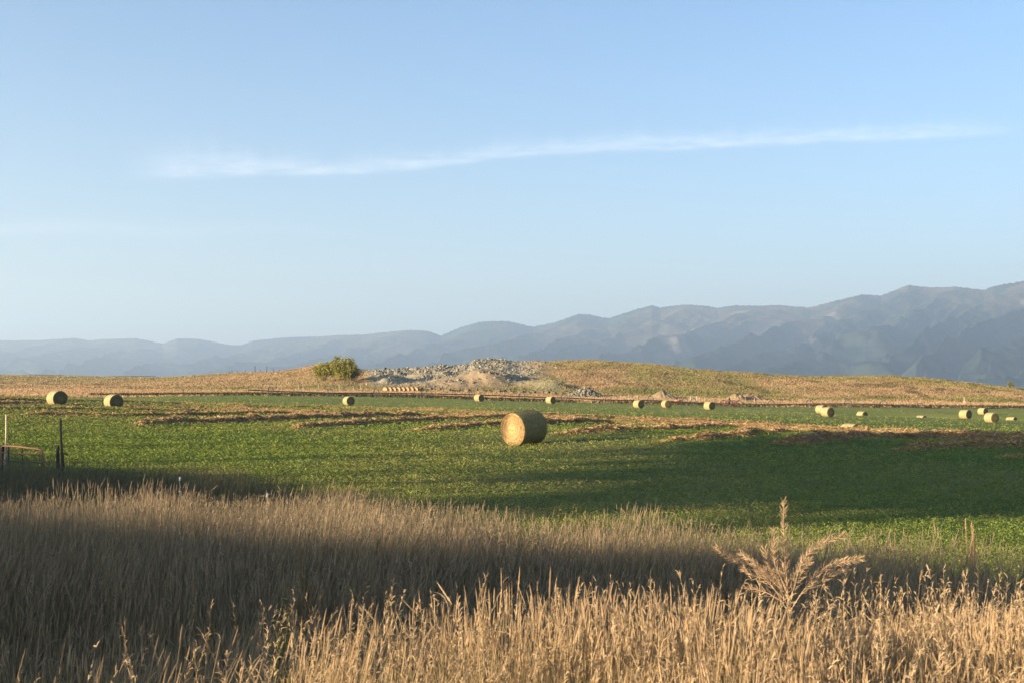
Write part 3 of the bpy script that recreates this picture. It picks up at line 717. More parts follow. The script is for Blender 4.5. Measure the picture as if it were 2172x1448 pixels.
WR = [([(-60, 850), (150, 851), (270, 853), (390, 857), (520, 862), (680, 865), (860, 869), (1060, 876)], 'farthest raked hay windrow, running just in front of the two big bales on the left', .40, .9, (0, 1)),
      ([(-60, 859), (130, 860), (300, 864), (470, 869), (620, 876), (800, 880), (1000, 884), (1160, 889), (1350, 897), (1560, 905), (1700, 911), (1800, 915), (1950, 921), (2172, 929), (2260, 932)], 'longest hay windrow, crossing the whole field from left edge to right edge', .42, 1.0, (0, 0)),
      ([(-60, 868), (120, 869), (240, 870), (420, 872), (560, 877)], 'thin hay windrow at the left edge, third from the back', .30, .8, (0, 1)),
      ([(1000, 876), (1160, 881), (1300, 886), (1450, 893), (1600, 901), (1760, 909), (1900, 915)], 'hay windrow lying behind the big central bale, in front of the far bales', .42, 1.0, (1, 0)),
      ([(15, 883), (100, 882), (240, 884), (330, 883), (480, 878), (600, 877), (720, 880), (860, 884)], 'hay windrow starting behind the tall pale gate post', .40, .9, (1, 1)),
      ([(275, 904), (350, 900), (450, 898), (560, 893), (660, 888), (760, 884), (900, 882)], 'hay windrow with the tallest heaped pointed end, nearest one on the left', .62, 1.3, (1, 1)),
      ([(611, 911), (758, 900), (900, 893), (1060, 886), (1100, 884)], 'hay windrow whose pointed end lies below the green willow', .48, 1.0, (1, 1)),
      ([(869, 915), (960, 909), (1060, 902), (1160, 898), (1300, 896)], 'hay windrow whose end lies just left of the big central bale', .45, .95, (1, 1)),
      ([(1165, 922), (1300, 916), (1423, 911), (1560, 905)], 'hay windrow starting at the right side of the big central bale', .42, .95, (1, 1)),
      ([(1400, 936), (1480, 930), (1560, 923), (1640, 918), (1700, 915)], 'short sunlit hay windrow with its tip just above the edge of the big shadow', .36, .9, (1, 1)),
      ([(1640, 943), (1760, 933), (1880, 931), (1990, 930), (2172, 936), (2260, 938)], 'shaded dark hay windrow along the top of the big shadow at right', .5, 1.15, (1, 0)),
      ([(1900, 956), (1960, 951), (2040, 947), (2172, 949), (2260, 950)], 'shaded hay windrow lying alone inside the big shadow at the right', .36, 1.0, (1, 0)),
      ([(2135, 971), (2200, 968), (2260, 966)], 'tip of the nearest hay windrow cut off by the right edge', .3, .9, (1, 0))]
for a in WR: windrow(*a)

# ------------------------------------------------------------------ hay bales
def bale_parts(root, rad, length, hi, side_c, end_c, seed, wrap=True):
    """axis along local Y, centre at local z = rad"""
    na, nl = (180, 44) if hi else (48, 14)
    th = np.linspace(0, 2 * np.pi, na, endpoint=False); s = np.linspace(-1, 1, nl)
    A, Sg = np.meshgrid(th, s, indexing='ij')
    rr = rad * (1 - .045 * np.abs(Sg) ** 6) * (1 + (fbm(A * 9, Sg * 2.5 + seed, 151, 4) - .5) * .025 + (fbm(Sg * 9 + seed, A * .4, 153, 2) - .5) * .02)
    Zc = rad + rr * np.cos(A); Zc = np.where(Zc < .05, .05 * .6 + Zc * .4 * 0 + .02, Zc)
    X = rr * np.sin(A); Y = Sg * length / 2
    n1 = fbm(A * 14, Sg * 3, 155 + seed, 4, .6); n2 = fbm(A * 3, Sg * 22, 157 + seed, 3)
    C = mixc(side_c[0], side_c[1], n1) * (.75 + .5 * n2)[..., None]
    b = Bag()
    i = np.arange(na)[:, None]; j = np.arange(nl - 1)[None, :]; i2 = (i + 1) % na
    b.add(np.stack([X, Y, Zc], -1).reshape(-1, 3), np.stack([i * nl + j, i * nl + j + 1, i2 * nl + j + 1, i2 * nl + j], -1).reshape(-1, 4), C.reshape(-1, 3))
    if hi:
        n = 9000
        a = rng.random(n) * 2 * np.pi; y = (rng.random(n) - .5) * length * .98
        c0 = np.stack([rad * 1.004 * np.sin(a), y, rad + rad * 1.004 * np.cos(a)], -1)
        tg = np.stack([np.cos(a), 0 * a, -np.sin(a)], -1); ax = np.array([0, 1.0, 0]); nr = np.stack([np.sin(a), 0 * a, np.cos(a)], -1)
        dr = tg * 1.0 + ax * rng.normal(size=(n, 1)) * .45 + nr * (rng.random((n, 1)) * .16); dr /= np.linalg.norm(dr, axis=1, keepdims=True)
        dr *= np.where(rng.random((n, 1)) < .5, 1, -1); dr = dr - nr * np.sum(dr * nr, 1, keepdims=True) + nr * np.abs(np.sum(dr * nr, 1, keepdims=True))
        ln = (.05 + .11 * rng.random(n))[:, None]
        P = np.stack([c0, c0 + dr * ln * .5, c0 + dr * ln], 1); P[..., 2] = np.maximum(P[..., 2], .02)
        S = np.cross(dr, nr); S /= np.linalg.norm(S, axis=1, keepdims=True)
        Cc = mixc(side_c[0] * np.array(.9), side_c[1] * np.array(1.15), rng.random(n)) * (.7 + .7 * rng.random((n, 1)))
        V, q, CC = ribbons(P, np.repeat([[.004, .004, .0015]], n, 0), S, np.repeat(Cc[:, None, :], 3, 1)); b.add(V, q, CC)
    b.build('rolled_side', M_hay, root, smooth=True)
    for sg in (-1, 1):
        nr_ = 46 if hi else 12
        rs = np.linspace(0.0, 1.0, nr_)
        A, Q = np.meshgrid(th, rs, indexing='ij')
        edge = rad * (1 - .045)
        r = Q * edge * .999
        ring = Q * 15 + A / (2 * np.pi) * 1.0
        rg = vnoise(ring * 1.6, A * 2.2 + seed, 161) * .65 + vnoise(ring * 5, A * 9, 163) * .35
        bulge = .035 * (1 - Q ** 4) + (rg - .5) * .035 * (1 if hi else .6)
        Yy = sg * (length / 2 + bulge * np.where(Q > .97, 0, 1) - .002)
        X = r * np.sin(A); Zc = rad + r * np.cos(A); Zc = np.where(Zc < .05, .03 + .0 * Zc, Zc)
        k = rg * .8 + .2 * vnoise(X * 30, Zc * 30, 165)
        C = mixc(end_c[0], end_c[1], k); C = mixc(C, np.asarray(end_c[1]) * 1.12, sm(.55, .1, Q) * .5)
        C = mixc(C, np.asarray(side_c[1]) * 1.1, sm(.9, .97, Q) * .7)
        b = Bag()
        i = np.arange(na)[:, None]; j = np.arange(nr_ - 1)[None, :]; i2 = (i + 1) % na
        q = np.stack([i * nr_ + j, i * nr_ + j + 1, i2 * nr_ + j + 1, i2 * nr_ + j], -1).reshape(-1, 4)
        if sg < 0: q = q[:, ::-1]
        b.add(np.stack([X, Yy, Zc], -1).reshape(-1, 3), q, C.reshape(-1, 3))
        if hi:
            n = 5000
            a = rng.random(n) * 2 * np.pi; rq = np.sqrt(rng.random(n)) * edge * .97
            c0 = np.stack([rq * np.sin(a), np.full(n, sg * (length / 2 + .02)), rad + rq * np.cos(a)], -1)
            tg = np.stack([np.cos(a), 0 * a, -np.sin(a)], -1)
            dr = tg + rng.normal(size=(n, 3)) * .35; dr[:, 1] = sg * np.abs(dr[:, 1]) * .5; dr /= np.linalg.norm(dr, axis=1, keepdims=True)
            ln = (.03 + .08 * rng.random(n))[:, None]
            P = np.stack([c0, c0 + dr * ln * .5, c0 + dr * ln], 1); P[..., 2] = np.maximum(P[..., 2], .02)
            S = np.cross(dr, np.array([0, sg, 0.])); S /= np.linalg.norm(S, axis=1, keepdims=True) + 1e-9
            Cc = mixc(end_c[0], np.asarray(end_c[1]) * 1.15, rng.random(n)) * (.75 + .5 * rng.random((n, 1)))
            V, q, CC = ribbons(P, np.repeat([[.0035, .0035, .0012]], n, 0), S, np.repeat(Cc[:, None, :], 3, 1)); b.add(V, q, CC)
        b.build('end_face', M_hay, root, smooth=True)
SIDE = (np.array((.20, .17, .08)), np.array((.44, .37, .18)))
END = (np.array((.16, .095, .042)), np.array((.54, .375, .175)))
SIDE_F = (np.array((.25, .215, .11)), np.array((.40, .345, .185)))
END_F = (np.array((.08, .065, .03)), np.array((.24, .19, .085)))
def set_bale(o, px, d, theta, length, tilt_extra=0.0):
    """theta: angle of the visible end's normal from the line of sight, + to the right"""
    x, y, z = ground_at(px, d)
    view = math.atan2(x, y)                                   # line of sight
    n = np.array([math.sin(R(theta) - 0), -math.cos(R(theta))])
    c, s = math.cos(-view), math.sin(-view); n = np.array([c * n[0] - s * n[1], s * n[0] + c * n[1]])
    yaw = math.atan2(-(-n[0]), -n[1]) if False else math.atan2(n[0], -n[1])   # local -Y looks along n
    zf = float(height(x + n[0] * .6, y + n[1] * .6)); zb = float(height(x - n[0] * .6, y - n[1] * .6))
    pitch = math.atan2(zb - zf, 1.2) + tilt_extra
    o.location = (x, y, min(z, (zf + zb) / 2) - .03)
    o.rotation_euler = Matrix.Rotation(yaw, 3, 'Z').to_4x4().to_euler()
    o.rotation_euler = (Matrix.Rotation(yaw, 4, 'Z') @ Matrix.Rotation(pitch, 4, 'X')).to_euler()
main = empty('hay_bale', (0, 0, 0), 0, 'large round hay bale alone in the middle of the green field, its ringed end sunlit', 'hay bale', 'round hay bales on the field')
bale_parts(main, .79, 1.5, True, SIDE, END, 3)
set_bale(main, 1113, 57.0, -43, 1.5, R(3.0))
proto = None
BALES = [(122, 122, 24, 'biggest of the far bales, near the left edge, dark end facing right'),
         (242, 128, 23, 'bale sunk behind a windrow, right beside the biggest left hand bale'),
         (740, 206, 26, 'round bale with a pale lit end, in front of the irrigation pipe below the willow'),
         (1016, 255, 40, 'small round bale in front of the irrigation pipe below the rubble mound'),
         (1168, 255, 41, 'small dark ended round bale just left of the grey rock pile'),
         (1354, 229, 39, 'round bale with a nearly black end, standing left of the brown earth mound'),
         (1413, 238, 28, 'round bale with a brown lit end, standing right below the earth mound'),
         (1504, 226, 40, 'dark ended round bale just left of the red drive cart of the irrigation line'),
         (1754, 194, 41, 'round bale in front of another one that peeks out on its left'),
         (1741, 222, 48, 'pale round bale half hidden behind a nearer bale'),
         (1827, 235, 44, 'bale with only its upper half above the grass, right of the overlapping pair'),
         (1953, 235, 48, 'bale with only a low rounded top showing, left of the dark ended one at right'),
         (2046, 209, 50, 'round bale with a dark shaded end near the right edge'),
         (2101, 184, 42, 'round bale with a brown ringed end, nearest one at the far right'),
         (2083, 262, 50, 'half sunk bale close to the irrigation pipe, behind the two bales at far right'),
         (2144, 224, 58, 'bale almost wholly sunk from view, last one at the right edge'),
         (1803, 117, 46, 'bale top peeping out behind the hay windrow above the big shadow')]
for px, d, th, lab in BALES:
    if proto is None:
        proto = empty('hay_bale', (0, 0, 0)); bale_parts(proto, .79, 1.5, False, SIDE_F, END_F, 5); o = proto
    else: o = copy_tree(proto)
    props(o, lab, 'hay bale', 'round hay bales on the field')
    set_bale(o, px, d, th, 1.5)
# old bales stacked in a row beyond the field
oldp = None
for k in range(8):
    if oldp is None:
        oldp = empty('old_bale', (0, 0, 0)); bale_parts(oldp, .66, 1.3, False, (np.array((.30, .22, .13)), np.array((.40, .30, .18))), (np.array((.46, .28, .14)), np.array((.60, .38, .20))), 8); o = oldp
    else: o = copy_tree(oldp)
    props(o, 'orange round end of an old hay bale in the tight row beyond the irrigation pipe', 'hay bale', 'row of eight old orange bales')
    set_bale(o, 819 + k * 9.3, 322 + k * .25, -24, 1.3)
    o.location.z -= .12 + .05 * random.random()
greyp = None
for k in range(24):
    if greyp is None:
        greyp = empty('weathered_bale', (0, 0, 0)); bale_parts(greyp, .6, 1.35, False, (np.array((.12, .10, .075)), np.array((.20, .17, .12))), (np.array((.09, .075, .06)), np.array((.16, .13, .10))), 9); o = greyp
    else: o = copy_tree(greyp)
    props(o, 'grey weathered hay bale in the old line along the foot of the rubble hill', 'hay bale', 'line of grey weathered bales')
    set_bale(o, 897 + k * 15.6 + random.uniform(-6, 6), 326 + random.uniform(-1.5, 1.5), 62 + random.uniform(-14, 14), 1.35)
    o.location.z -= .30 + .35 * random.random()

# ------------------------------------------------------------------ wheel line irrigation
def build_irrigation():
    PIPE = [(526, 826), (574, 828.5), (700, 832.5), (798, 832.5), (900, 834), (1001, 836), (1107, 840), (1200, 843), (1290, 847.5), (1382, 848), (1471, 853), (1540, 857), (1567, 857.5), (1636, 857), (1716, 855.5), (1799, 855), (1874, 857), (1952, 863), (2024, 867), (2082, 866), (2172, 862), (2230, 860)]
    DW = lambda p: float(np.interp(p, FIELD_P, FIELD_D)) - 3.5
    pts = []
    for p, q in PIPE:
        d = DW(p); rx, rz = ray(p, q); pts.append((rx * d, d, CAMZ + rz * d))
    pts = np.array(pts); base = pts[12].copy(); base[2] = float(height(base[0], base[1]))
    root = empty('irrigation_line', tuple(base), 0, 'long wheeled irrigation pipe with big spoked wheels along the far edge of the field', 'irrigation line')
    rel = pts - base
    b = Bag()
    fine = np.linspace(0, len(rel) - 1, 160); P = np.stack([np.interp(fine, np.arange(len(rel)), rel[:, i]) for i in range(3)], -1)
    tube_bag(b, P, .115, (.045, .035, .028), 7); b.build('pipe', M_metal, root, smooth=True)
    wheels = [(574, 0), (700, 0), (798, 0), (900, 0), (1001, 0), (1107, 0), (1197, 0), (1290, 0), (1380, 0), (1441, 1), (1453, 1), (1471, 0), (1535, 1), (1545, 1), (1557, 1), (1568, 0), (1636, 0), (1717, 0), (1799, 0), (1874, 0), (1952, 0), (2024, 0), (2082, 0)]
    proto = None
    for p, kind in wheels:
        q = float(np.interp(p, [a for a, _ in PIPE], [b_ for _, b_ in PIPE])); d = DW(p); rx, rz = ray(p, q)
        c = np.array([rx * d, d, CAMZ + rz * d]) - base
        if proto is None:
            wb = Bag(); th = np.linspace(0, 2 * np.pi, 33)
            ring = np.stack([0 * th, np.cos(th) * .96, np.sin(th) * .96], -1); V, qd = tube(ring, .085, 6); wb.add(V, qd, np.array((.028, .024, .02)))  # rim colour darkened to stand for its shadow side
            for a in np.linspace(0, 2 * np.pi, 9)[:-1]:
                tube_bag(wb, [(0, 0, 0), (0, math.cos(a) * .95, math.sin(a) * .95)], .024, (.05, .045, .04), 4)
            tube_bag(wb, [(-.09, 0, 0), (.09, 0, 0)], .15, (.05, .045, .04), 8)
            o = wb.build('wheel', M_metal, root); proto = o
        else:
            o = proto.copy(); col.objects.link(o); o.parent = root
        o.location = tuple(c); o.rotation_euler = (0, 0, R(40 if kind == 0 else 36))
    # small risers (sprinkler drain posts) hanging from the pipe
    proto = None
    for p in np.r_[np.arange(545, 1300, 22.0), np.arange(1310, 2160, 27.0)]:
        q = float(np.interp(p, [a for a, _ in PIPE], [b_ for _, b_ in PIPE])); d = DW(p); rx, rz = ray(p, q)
        c = np.array([rx * d, d, CAMZ + rz * d]) - base
        if proto is None:
            wb = Bag(); tube_bag(wb, [(0, 0, -.42), (0, 0, .32)], .03, (.10, .09, .08), 5); tube_bag(wb, [(0, 0, .32), (0, 0, .42)], .06, (.5, .47, .4), 6); o = wb.build('sprinkler', M_metal, root); proto = o
        else:
            o = proto.copy(); col.objects.link(o); o.parent = root
        o.location = tuple(c)
    # red drive cart with its dark engine
    q = 857.0; d = DW(1546); rx, rz = ray(1547, q); c = np.array([rx * d, d, CAMZ + rz * d]) - base
    red = (.30, .07, .06)
    b = Bag()
    for yy in (-.5, .5):
        tube_bag(b, [(c[0] - 1.5, c[1] + yy, c[2] - .1), (c[0] - .2, c[1] + yy * .4, c[2] + 1.0), (c[0] + .3, c[1] + yy * .4, c[2] + 1.0), (c[0] + 1.9, c[1] + yy, c[2] - .1)], .06, red, 6)
        tube_bag(b, [(c[0] - 1.9, c[1] + yy, c[2] - .05), (c[0] + 2.2, c[1] + yy, c[2] - .05)], .07, red, 6)
    box_bag(b, (-.9, -.5, .05), (.9, .5, .12), red, at=c)
    b.build('drive_frame', M_metal, root)
    b = Bag(); box_bag(b, (-.16, -.25, .12), (.22, .25, 1.35), (.02, .017, .017), at=c); box_bag(b, (-.10, -.15, 1.35), (.12, .15, 1.62), (.025, .02, .02), at=c); tube_bag(b, [c + (.0, 0, 1.6), c + (0, 0, 1.95)], .05, (.03, .02, .02), 6); b.build('engine', M_metal, root)
    b = Bag(); box_bag(b, (.2, -.3, .3), (.75, .3, .62), (.62, .40, .34), at=c); box_bag(b, (.25, -.2, .62), (.45, .2, .9), (.7, .62, .55), at=c); b.build('fuel_tank', M_metal, root)
    # the red coupler box further left
    q = 849.0; d = DW(1440); rx, rz = ray(1437, q); c2 = np.array([rx * d, d, CAMZ + rz * d]) - base
    b = Bag(); box_bag(b, (-.7, -.3, -.1), (.7, .3, .18), (.50, .16, .11), at=c2); tube_bag(b, [c2 + (-1.1, 0, 0), c2 + (1.1, 0, 0)], .11, (.45, .13, .10), 7); b.build('coupler', M_metal, root)
build_irrigation()
def build_ridge_pipe():
    P = [(60, 794), (90, 794.5), (150, 796), (200, 798), (260, 797.5), (330, 797)]
    d = 470.0; pts = []
    for p, q in P:
        rx, rz = ray(p, q); pts.append((rx * d, d, CAMZ + rz * d))
    pts = np.array(pts); base = pts[2].copy(); base[2] = float(height(base[0], base[1]))
    root = empty('ridge_pipe', tuple(base), 0, 'dark thin water pipe on supports along the brow of the dry rise, far left', 'pipe')
    b = Bag(); fine = np.linspace(0, len(pts) - 1, 30); Pf = np.stack([np.interp(fine, np.arange(len(pts)), (pts - base)[:, i]) for i in range(3)], -1)
    tube_bag(b, Pf, .10, (.03, .035, .05), 6); b.build('pipe', M_metal, root, smooth=True)
    for p in (75, 128, 180, 205, 236, 254, 300):
        q = float(np.interp(p, [a for a, _ in P], [c for _, c in P])); rx, rz = ray(p, q); c = np.array([rx * d, d, CAMZ + rz * d]); g = float(height(c[0], c[1]))
        b = Bag(); tube_bag(b, [(c[0] - base[0], c[1] - base[1], min(g, c[2]) - .3 - base[2]), (c[0] - base[0], c[1] - base[1], c[2] + .35 - base[2])], .07, (.06, .055, .06), 5); b.build('support', M_metal, root)
build_ridge_pipe()

# ------------------------------------------------------------------ fence posts
def post(px, d, h, rad, c, label, group, cat='fence post', lean=0.0, name='fence_post', cap=None, mat=None):
    x, y, z = ground_at(px, d)
    b = Bag(); n = 5; s = np.linspace(0, 1, n)
    pts = np.stack([lean * h * s + .01 * np.sin(s * 7 + px), 0 * s, h * s - .25 * (1 - s)], -1)
    tube_bag(b, pts, rad * (1.06 - .12 * s), c, 7)
    tube_bag(b, [(lean * h - rad * .3, 0, h - .002), (lean * h - rad * .2, 0, h + rad * .5)], rad * .75, np.asarray(c) * 1.1, 7)
    if cap:
        root = empty(name, (x, y, z), 0, label, cat, group)
        b.build('shaft', mat or M_wood, root, smooth=False)
        cb = Bag(); tube_bag(cb, [pts[-1] - (0, 0, cap[0]), pts[-1] + (0, 0, .03)], rad * 1.35, cap[1], 6); cb.build('tip', M_paint, root)
        return root
    o = b.build(name, mat or M_wood); o.location = (x, y, z); props(o, label, cat, group); return o
random.seed(3)
for p in (1316, 1334, 1352, 1483, 1494, 1510, 1526, 1581, 1600, 1620, 1661, 1681, 1698, 1716, 1734, 1742, 1752, 1762, 1780, 1788, 1807, 1826, 1845, 1880, 1903, 1949, 1999, 2047, 2095, 2140):
    post(p, 300 + random.uniform(-2, 2), random.uniform(1.25, 1.65), .045 if random.random() < .6 else .07, (.42, .37, .28) if random.random() < .7 else (.30, .25, .18),
         'thin pale post of the wire fence behind the irrigation pipe, right half of the picture', 'pale fence posts behind the irrigation pipe', lean=random.uniform(-.06, .06))
for p, d in ((232, 250), (676, 318), (720, 322), (750, 318), (634, 322), (590, 312), (765, 322)):
    post(p, d, 1.5, .06, (.46, .40, .30), 'thin pale post standing in the dry grass left of the willow and below it', 'pale posts around the willow', lean=random.uniform(-.04, .04))
for p in (486, 492, 503, 521, 552, 580, 593):
    post(p, 446, random.uniform(.9, 1.5), .10, (.075, .065, .055), 'short dark fence post on the skyline left of the willow', 'short dark posts on the skyline', lean=random.uniform(-.05, .05))
post(541, 446, 2.3, .13, (.06, .055, .05), 'taller dark skyline post, left one of two', None)
post(566, 446, 2.2, .11, (.06, .055, .05), 'taller dark skyline post, right one of two', None)
post(2044, 312, 1.7, .09, (.60, .55, .42), 'thick pale post standing alone above the dark ended bale at the right', None)
def brace():
    x, y, z = ground_at(1471, 303); root = empty('fence_brace', (x, y, z), 0, 'pale H shaped fence brace in front of the shaded earth mound foot', 'fence brace')
    for sx in (-.78, .78):
        b = Bag(); tube_bag(b, [(sx, 0, -.3), (sx, 0, 1.55)], .09, (.50, .46, .36), 7); b.build('upright', M_wood, root)
    b = Bag(); tube_bag(b, [(-.78, 0, 1.32), (.78, 0, 1.34)], .07, (.52, .48, .38), 7); b.build('crossbar', M_wood, root)
brace()

# ------------------------------------------------------------------ gate and posts at the left
def gate_group():
    d = 33.0
    def wp(px, py, dd=d):
        rx, rz = ray(px, py); return np.array([rx * dd, dd, CAMZ + rz * dd])
    base = wp(46, 985); base[2] = float(height(base[0], base[1]))
    root = empty('metal_gate', tuple(base), 0, 'rusty tubular metal gate with a bent rounded end, standing open in the dark grass', 'gate')
    rust = (.32, .14, .08)
    b = Bag()
    fr = [wp(3, 985, 33.6), wp(3, 962, 33.6), wp(3, 948, 33.6), wp(6, 944.5, 33.6), wp(40, 946.5), wp(80, 951.5, 32.4), wp(87, 953.5, 32.3), wp(90, 959, 32.3), wp(92, 972, 32.3), wp(93, 985, 32.3), wp(93, 1000, 32.3)]
    tube_bag(b, [p - base for p in fr], .024, rust, 8); b.build('outer_frame', M_metal, root, smooth=True)
    for ys, c in ((959, (.26, .11, .065)), (975, (.10, .07, .05))):
        b = Bag(); tube_bag(b, [wp(3, ys, 33.6) - base, wp(45, ys + 2.5) - base, wp(91, ys + 5.5, 32.3) - base], .020, c, 7); b.build('rail', M_metal, root, smooth=True)
    for xx in (17, 46):
        b = Bag(); tube_bag(b, [wp(xx, 946) - base, wp(xx + 3, 1000) - base], .026 if xx == 17 else .016, (.07, .05, .04), 7); b.build('stay', M_metal, root)
    def stick(px0, py0, px1, dd, rad, c, label, cat, name, mat=M_wood, wob=0.01):
        t = wp(px0, py0, dd); x = wp(px1, 980, dd)[0]; z = float(height(x, dd))
        s = np.linspace(0, 1, 8)[:, None]; p0 = np.array([x, dd, z - .3]); P = p0 * (1 - s) + t * s
        P[:, 0] += np.sin(s[:, 0] * 9 + px0) * wob
        b = Bag(); bz = np.array([x, dd, z]); tube_bag(b, P - bz, np.linspace(rad * 1.1, rad * .85, 8), c, 9)
        o = b.build(name, mat); o.location = tuple(bz); props(o, label, cat)
    stick(14, 878, 9.5, 34.2, .026, (.66, .52, .36), 'tall thin pale post leaning slightly behind the rusty gate', 'fence post', 'gate_post')
    stick(8, 946, 8, 34.4, .062, (.035, .03, .028), 'thick dark post right behind the rusty gate corner', 'fence post', 'gate_post')
    stick(129, 888, 134, 32.0, .030, (.085, .075, .068), 'tall dark weathered post standing beside a short stump post', 'fence post', 'gate_post')
    stick(123, 945, 124, 31.8, .048, (.07, .06, .055), 'short thick dark stump post tied to the tall dark post', 'fence post', 'gate_post')
    stick(133, 960, 133, 31.7, .036, (.065, .058, .052), 'stubby dark post piece nestled against the tall dark post foot', 'fence post', 'gate_post')
    o = Bag(); a = wp(136, 961, 31.6); tube_bag(o, [(0, 0, 0), wp(143, 962.5, 31.6) - a], .016, (.06, .05, .045), 6); tube_bag(o, [(0, 0, 0), wp(120, 958.5, 31.6) - a], .008, (.06, .05, .045), 6)
    ob = o.build('wire_tie', M_wood); ob.location = tuple(a); props(ob, 'short dark stick with wire poking out of the tall dark post', 'stick')
gate_group()
def tpost(px, pytop, d, white, label):
    x, y, z = ground_at(px, d); rx, rz = ray(px, pytop); zt = CAMZ + rz * d
    root = empty('steel_fence_post', (x, y, z), 0, label, 'fence post')
    b = Bag(); h = zt - z; box_bag(b, (-.017, -.004, -.3), (.017, .004, h), (.05, .06, .05)); box_bag(b, (-.004, -.020, -.3), (.004, -.0045, h - .002), (.05, .06, .05)); b.build('shaft', M_metal, root)
    b = Bag(); box_bag(b, (-.0175, -.021, h - white), (.0175, .005, h + .004), (.24, .27, .30)); b.build('white_tip', M_paint, root)
    for k, hh in enumerate((h * .78, h * .55)):
        b = Bag(); box_bag(b, (-.012, -.055, -.012), (.016, -.023, .014), (.5, .54, .58), at=(0, 0, hh)); b.build('insulator', M_paint, root)
tpost(385.5, 1011, 19.0, .055, 'white tipped steel fence post in the dark grass right of the gate')
tpost(570, 1045, 16.2, .055, 'white tipped steel fence post just behind the lit grass tops')

# ------------------------------------------------------------------ rocks, mounds
def rock_set(x, y, size, sink=.3):
    n = len(x)
    ico = np.array([[0, 0, 1], [.89, 0, .45], [.28, .85, .45], [-.72, .53, .45], [-.72, -.53, .45], [.28, -.85, .45], [.72, .53, -.45], [-.28, .85, -.45], [-.89, 0, -.45], [-.28, -.85, -.45], [.72, -.53, -.45], [0, 0, -1]])
    fc = np.array([[0, 1, 2], [0, 2, 3], [0, 3, 4], [0, 4, 5], [0, 5, 1], [1, 6, 2], [2, 7, 3], [3, 8, 4], [4, 9, 5], [5, 10, 1], [2, 6, 7], [3, 7, 8], [4, 8, 9], [5, 9, 10], [1, 10, 6], [6, 11, 7], [7, 11, 8], [8, 11, 9], [9, 11, 10], [10, 11, 6]])
    V = ico[None] * (1 + rng.normal(size=(n, 12, 1)) * .22) * (np.array([1.1, .9, .75]) * (.7 + .6 * rng.random((n, 1, 3)))) * size[:, None, None]
    a = rng.random(n) * 6.28; ca, sa = np.cos(a)[:, None], np.sin(a)[:, None]
    t = rng.normal(size=n) * .5; ct, st = np.cos(t)[:, None], np.sin(t)[:, None]
    Y0 = V[..., 1] * ct - V[..., 2] * st; Z0 = V[..., 1] * st + V[..., 2] * ct
    V = np.stack([V[..., 0] * ca - Y0 * sa, V[..., 0] * sa + Y0 * ca, Z0], -1)
    z = height(x, y) + size * (.5 - sink)
    V = V + np.stack([x, y, z], -1)[:, None, :]
    Fq = (np.arange(n)[:, None, None] * 12 + fc[None]).reshape(-1, 3)
    c = mixc((.16, .15, .115), (.31, .285, .21), rng.random(n)); c = mixc(c, (.11, .12, .12), (rng.random(n) < .25) * .8)
    return V.reshape(-1, 3), Fq, np.repeat(c, 12, 0)
def build_rubble():
    b = Bag()
    n = 9000
    px = 775 + 430 * rng.random(n); d = 338 + 95 * rng.random(n); x = (px - CX) / F * d
    cr = np.interp(px, CRX, CRD)
    w = rubble_zone(px, d) * sm(.38, .58, fbm(x / 7, d / 9, 171, 4))
    w = w * (1 - .6 * np.exp(-((px - 1000) / 75.0) ** 4) * np.exp(-((d - 349) / 13.0) ** 4)); w = w + .8 * sm(775, 800, px) * sm(1085, 1000, px) * sm(385, 400, d)
    w = w * (1 - sm(1090, 1150, px) * .75) * np.where((px < 920) & (d < 362), .2, 1)
    k = rng.random(n) < w; x, d = x[k], d[k]
    b.add(*rock_set(x, d, .16 + .42 * rng.random(len(x)) ** 2))
    n = 260; px = 1290 + 830 * rng.random(n); d = 335 + 85 * rng.random(n); x = (px - CX) / F * d
    b.add(*rock_set(x, d, .10 + .22 * rng.random(n) ** 2, sink=.0))
    o = b.build('rubble', M_rock); props(o, kind='stuff')
    # separate pile of grey rocks by the far edge of the field
    b = Bag(); n = 420
    x0, y0, z0 = ground_at(1241, 318)
    a = rng.random(n) * 6.28; r = np.sqrt(rng.random(n)); X = x0 + np.cos(a) * r * 4.6; Y = y0 + np.sin(a) * r * 2.6
    V, Fq, C = rock_set(X, Y, .16 + .30 * rng.random(n) ** 1.5)
    hmap = 2.1 * np.clip(1 - r ** 1.3, 0, 1) * (.75 + .4 * rng.random(n)); V[:, 2] += np.repeat(hmap, 12)
    # core so no light passes through
    ths = np.linspace(0, 2 * np.pi, 24, endpoint=False); rs = np.linspace(0, 1, 7)
    A, Q = np.meshgrid(ths, rs, indexing='ij'); XX = x0 + np.cos(A) * Q * 4.5; YY = y0 + np.sin(A) * Q * 2.5; ZZ = height(XX, YY) + 1.85 * (1 - Q ** 1.3) - .1
    i = np.arange(24)[:, None]; j = np.arange(6)[None, :]; i2 = (i + 1) % 24
    b.add(np.stack([XX, YY, ZZ], -1).reshape(-1, 3), np.stack([i * 7 + j, i * 7 + j + 1, i2 * 7 + j + 1, i2 * 7 + j], -1).reshape(-1, 4), np.array((.28, .27, .23)))
    b.add(V, Fq, C); o = b.build('rock_pile', M_rock)
    props(o, 'pile of grey broken rocks beyond the irrigation pipe, right of the rubble hill', 'rock pile')
build_rubble()
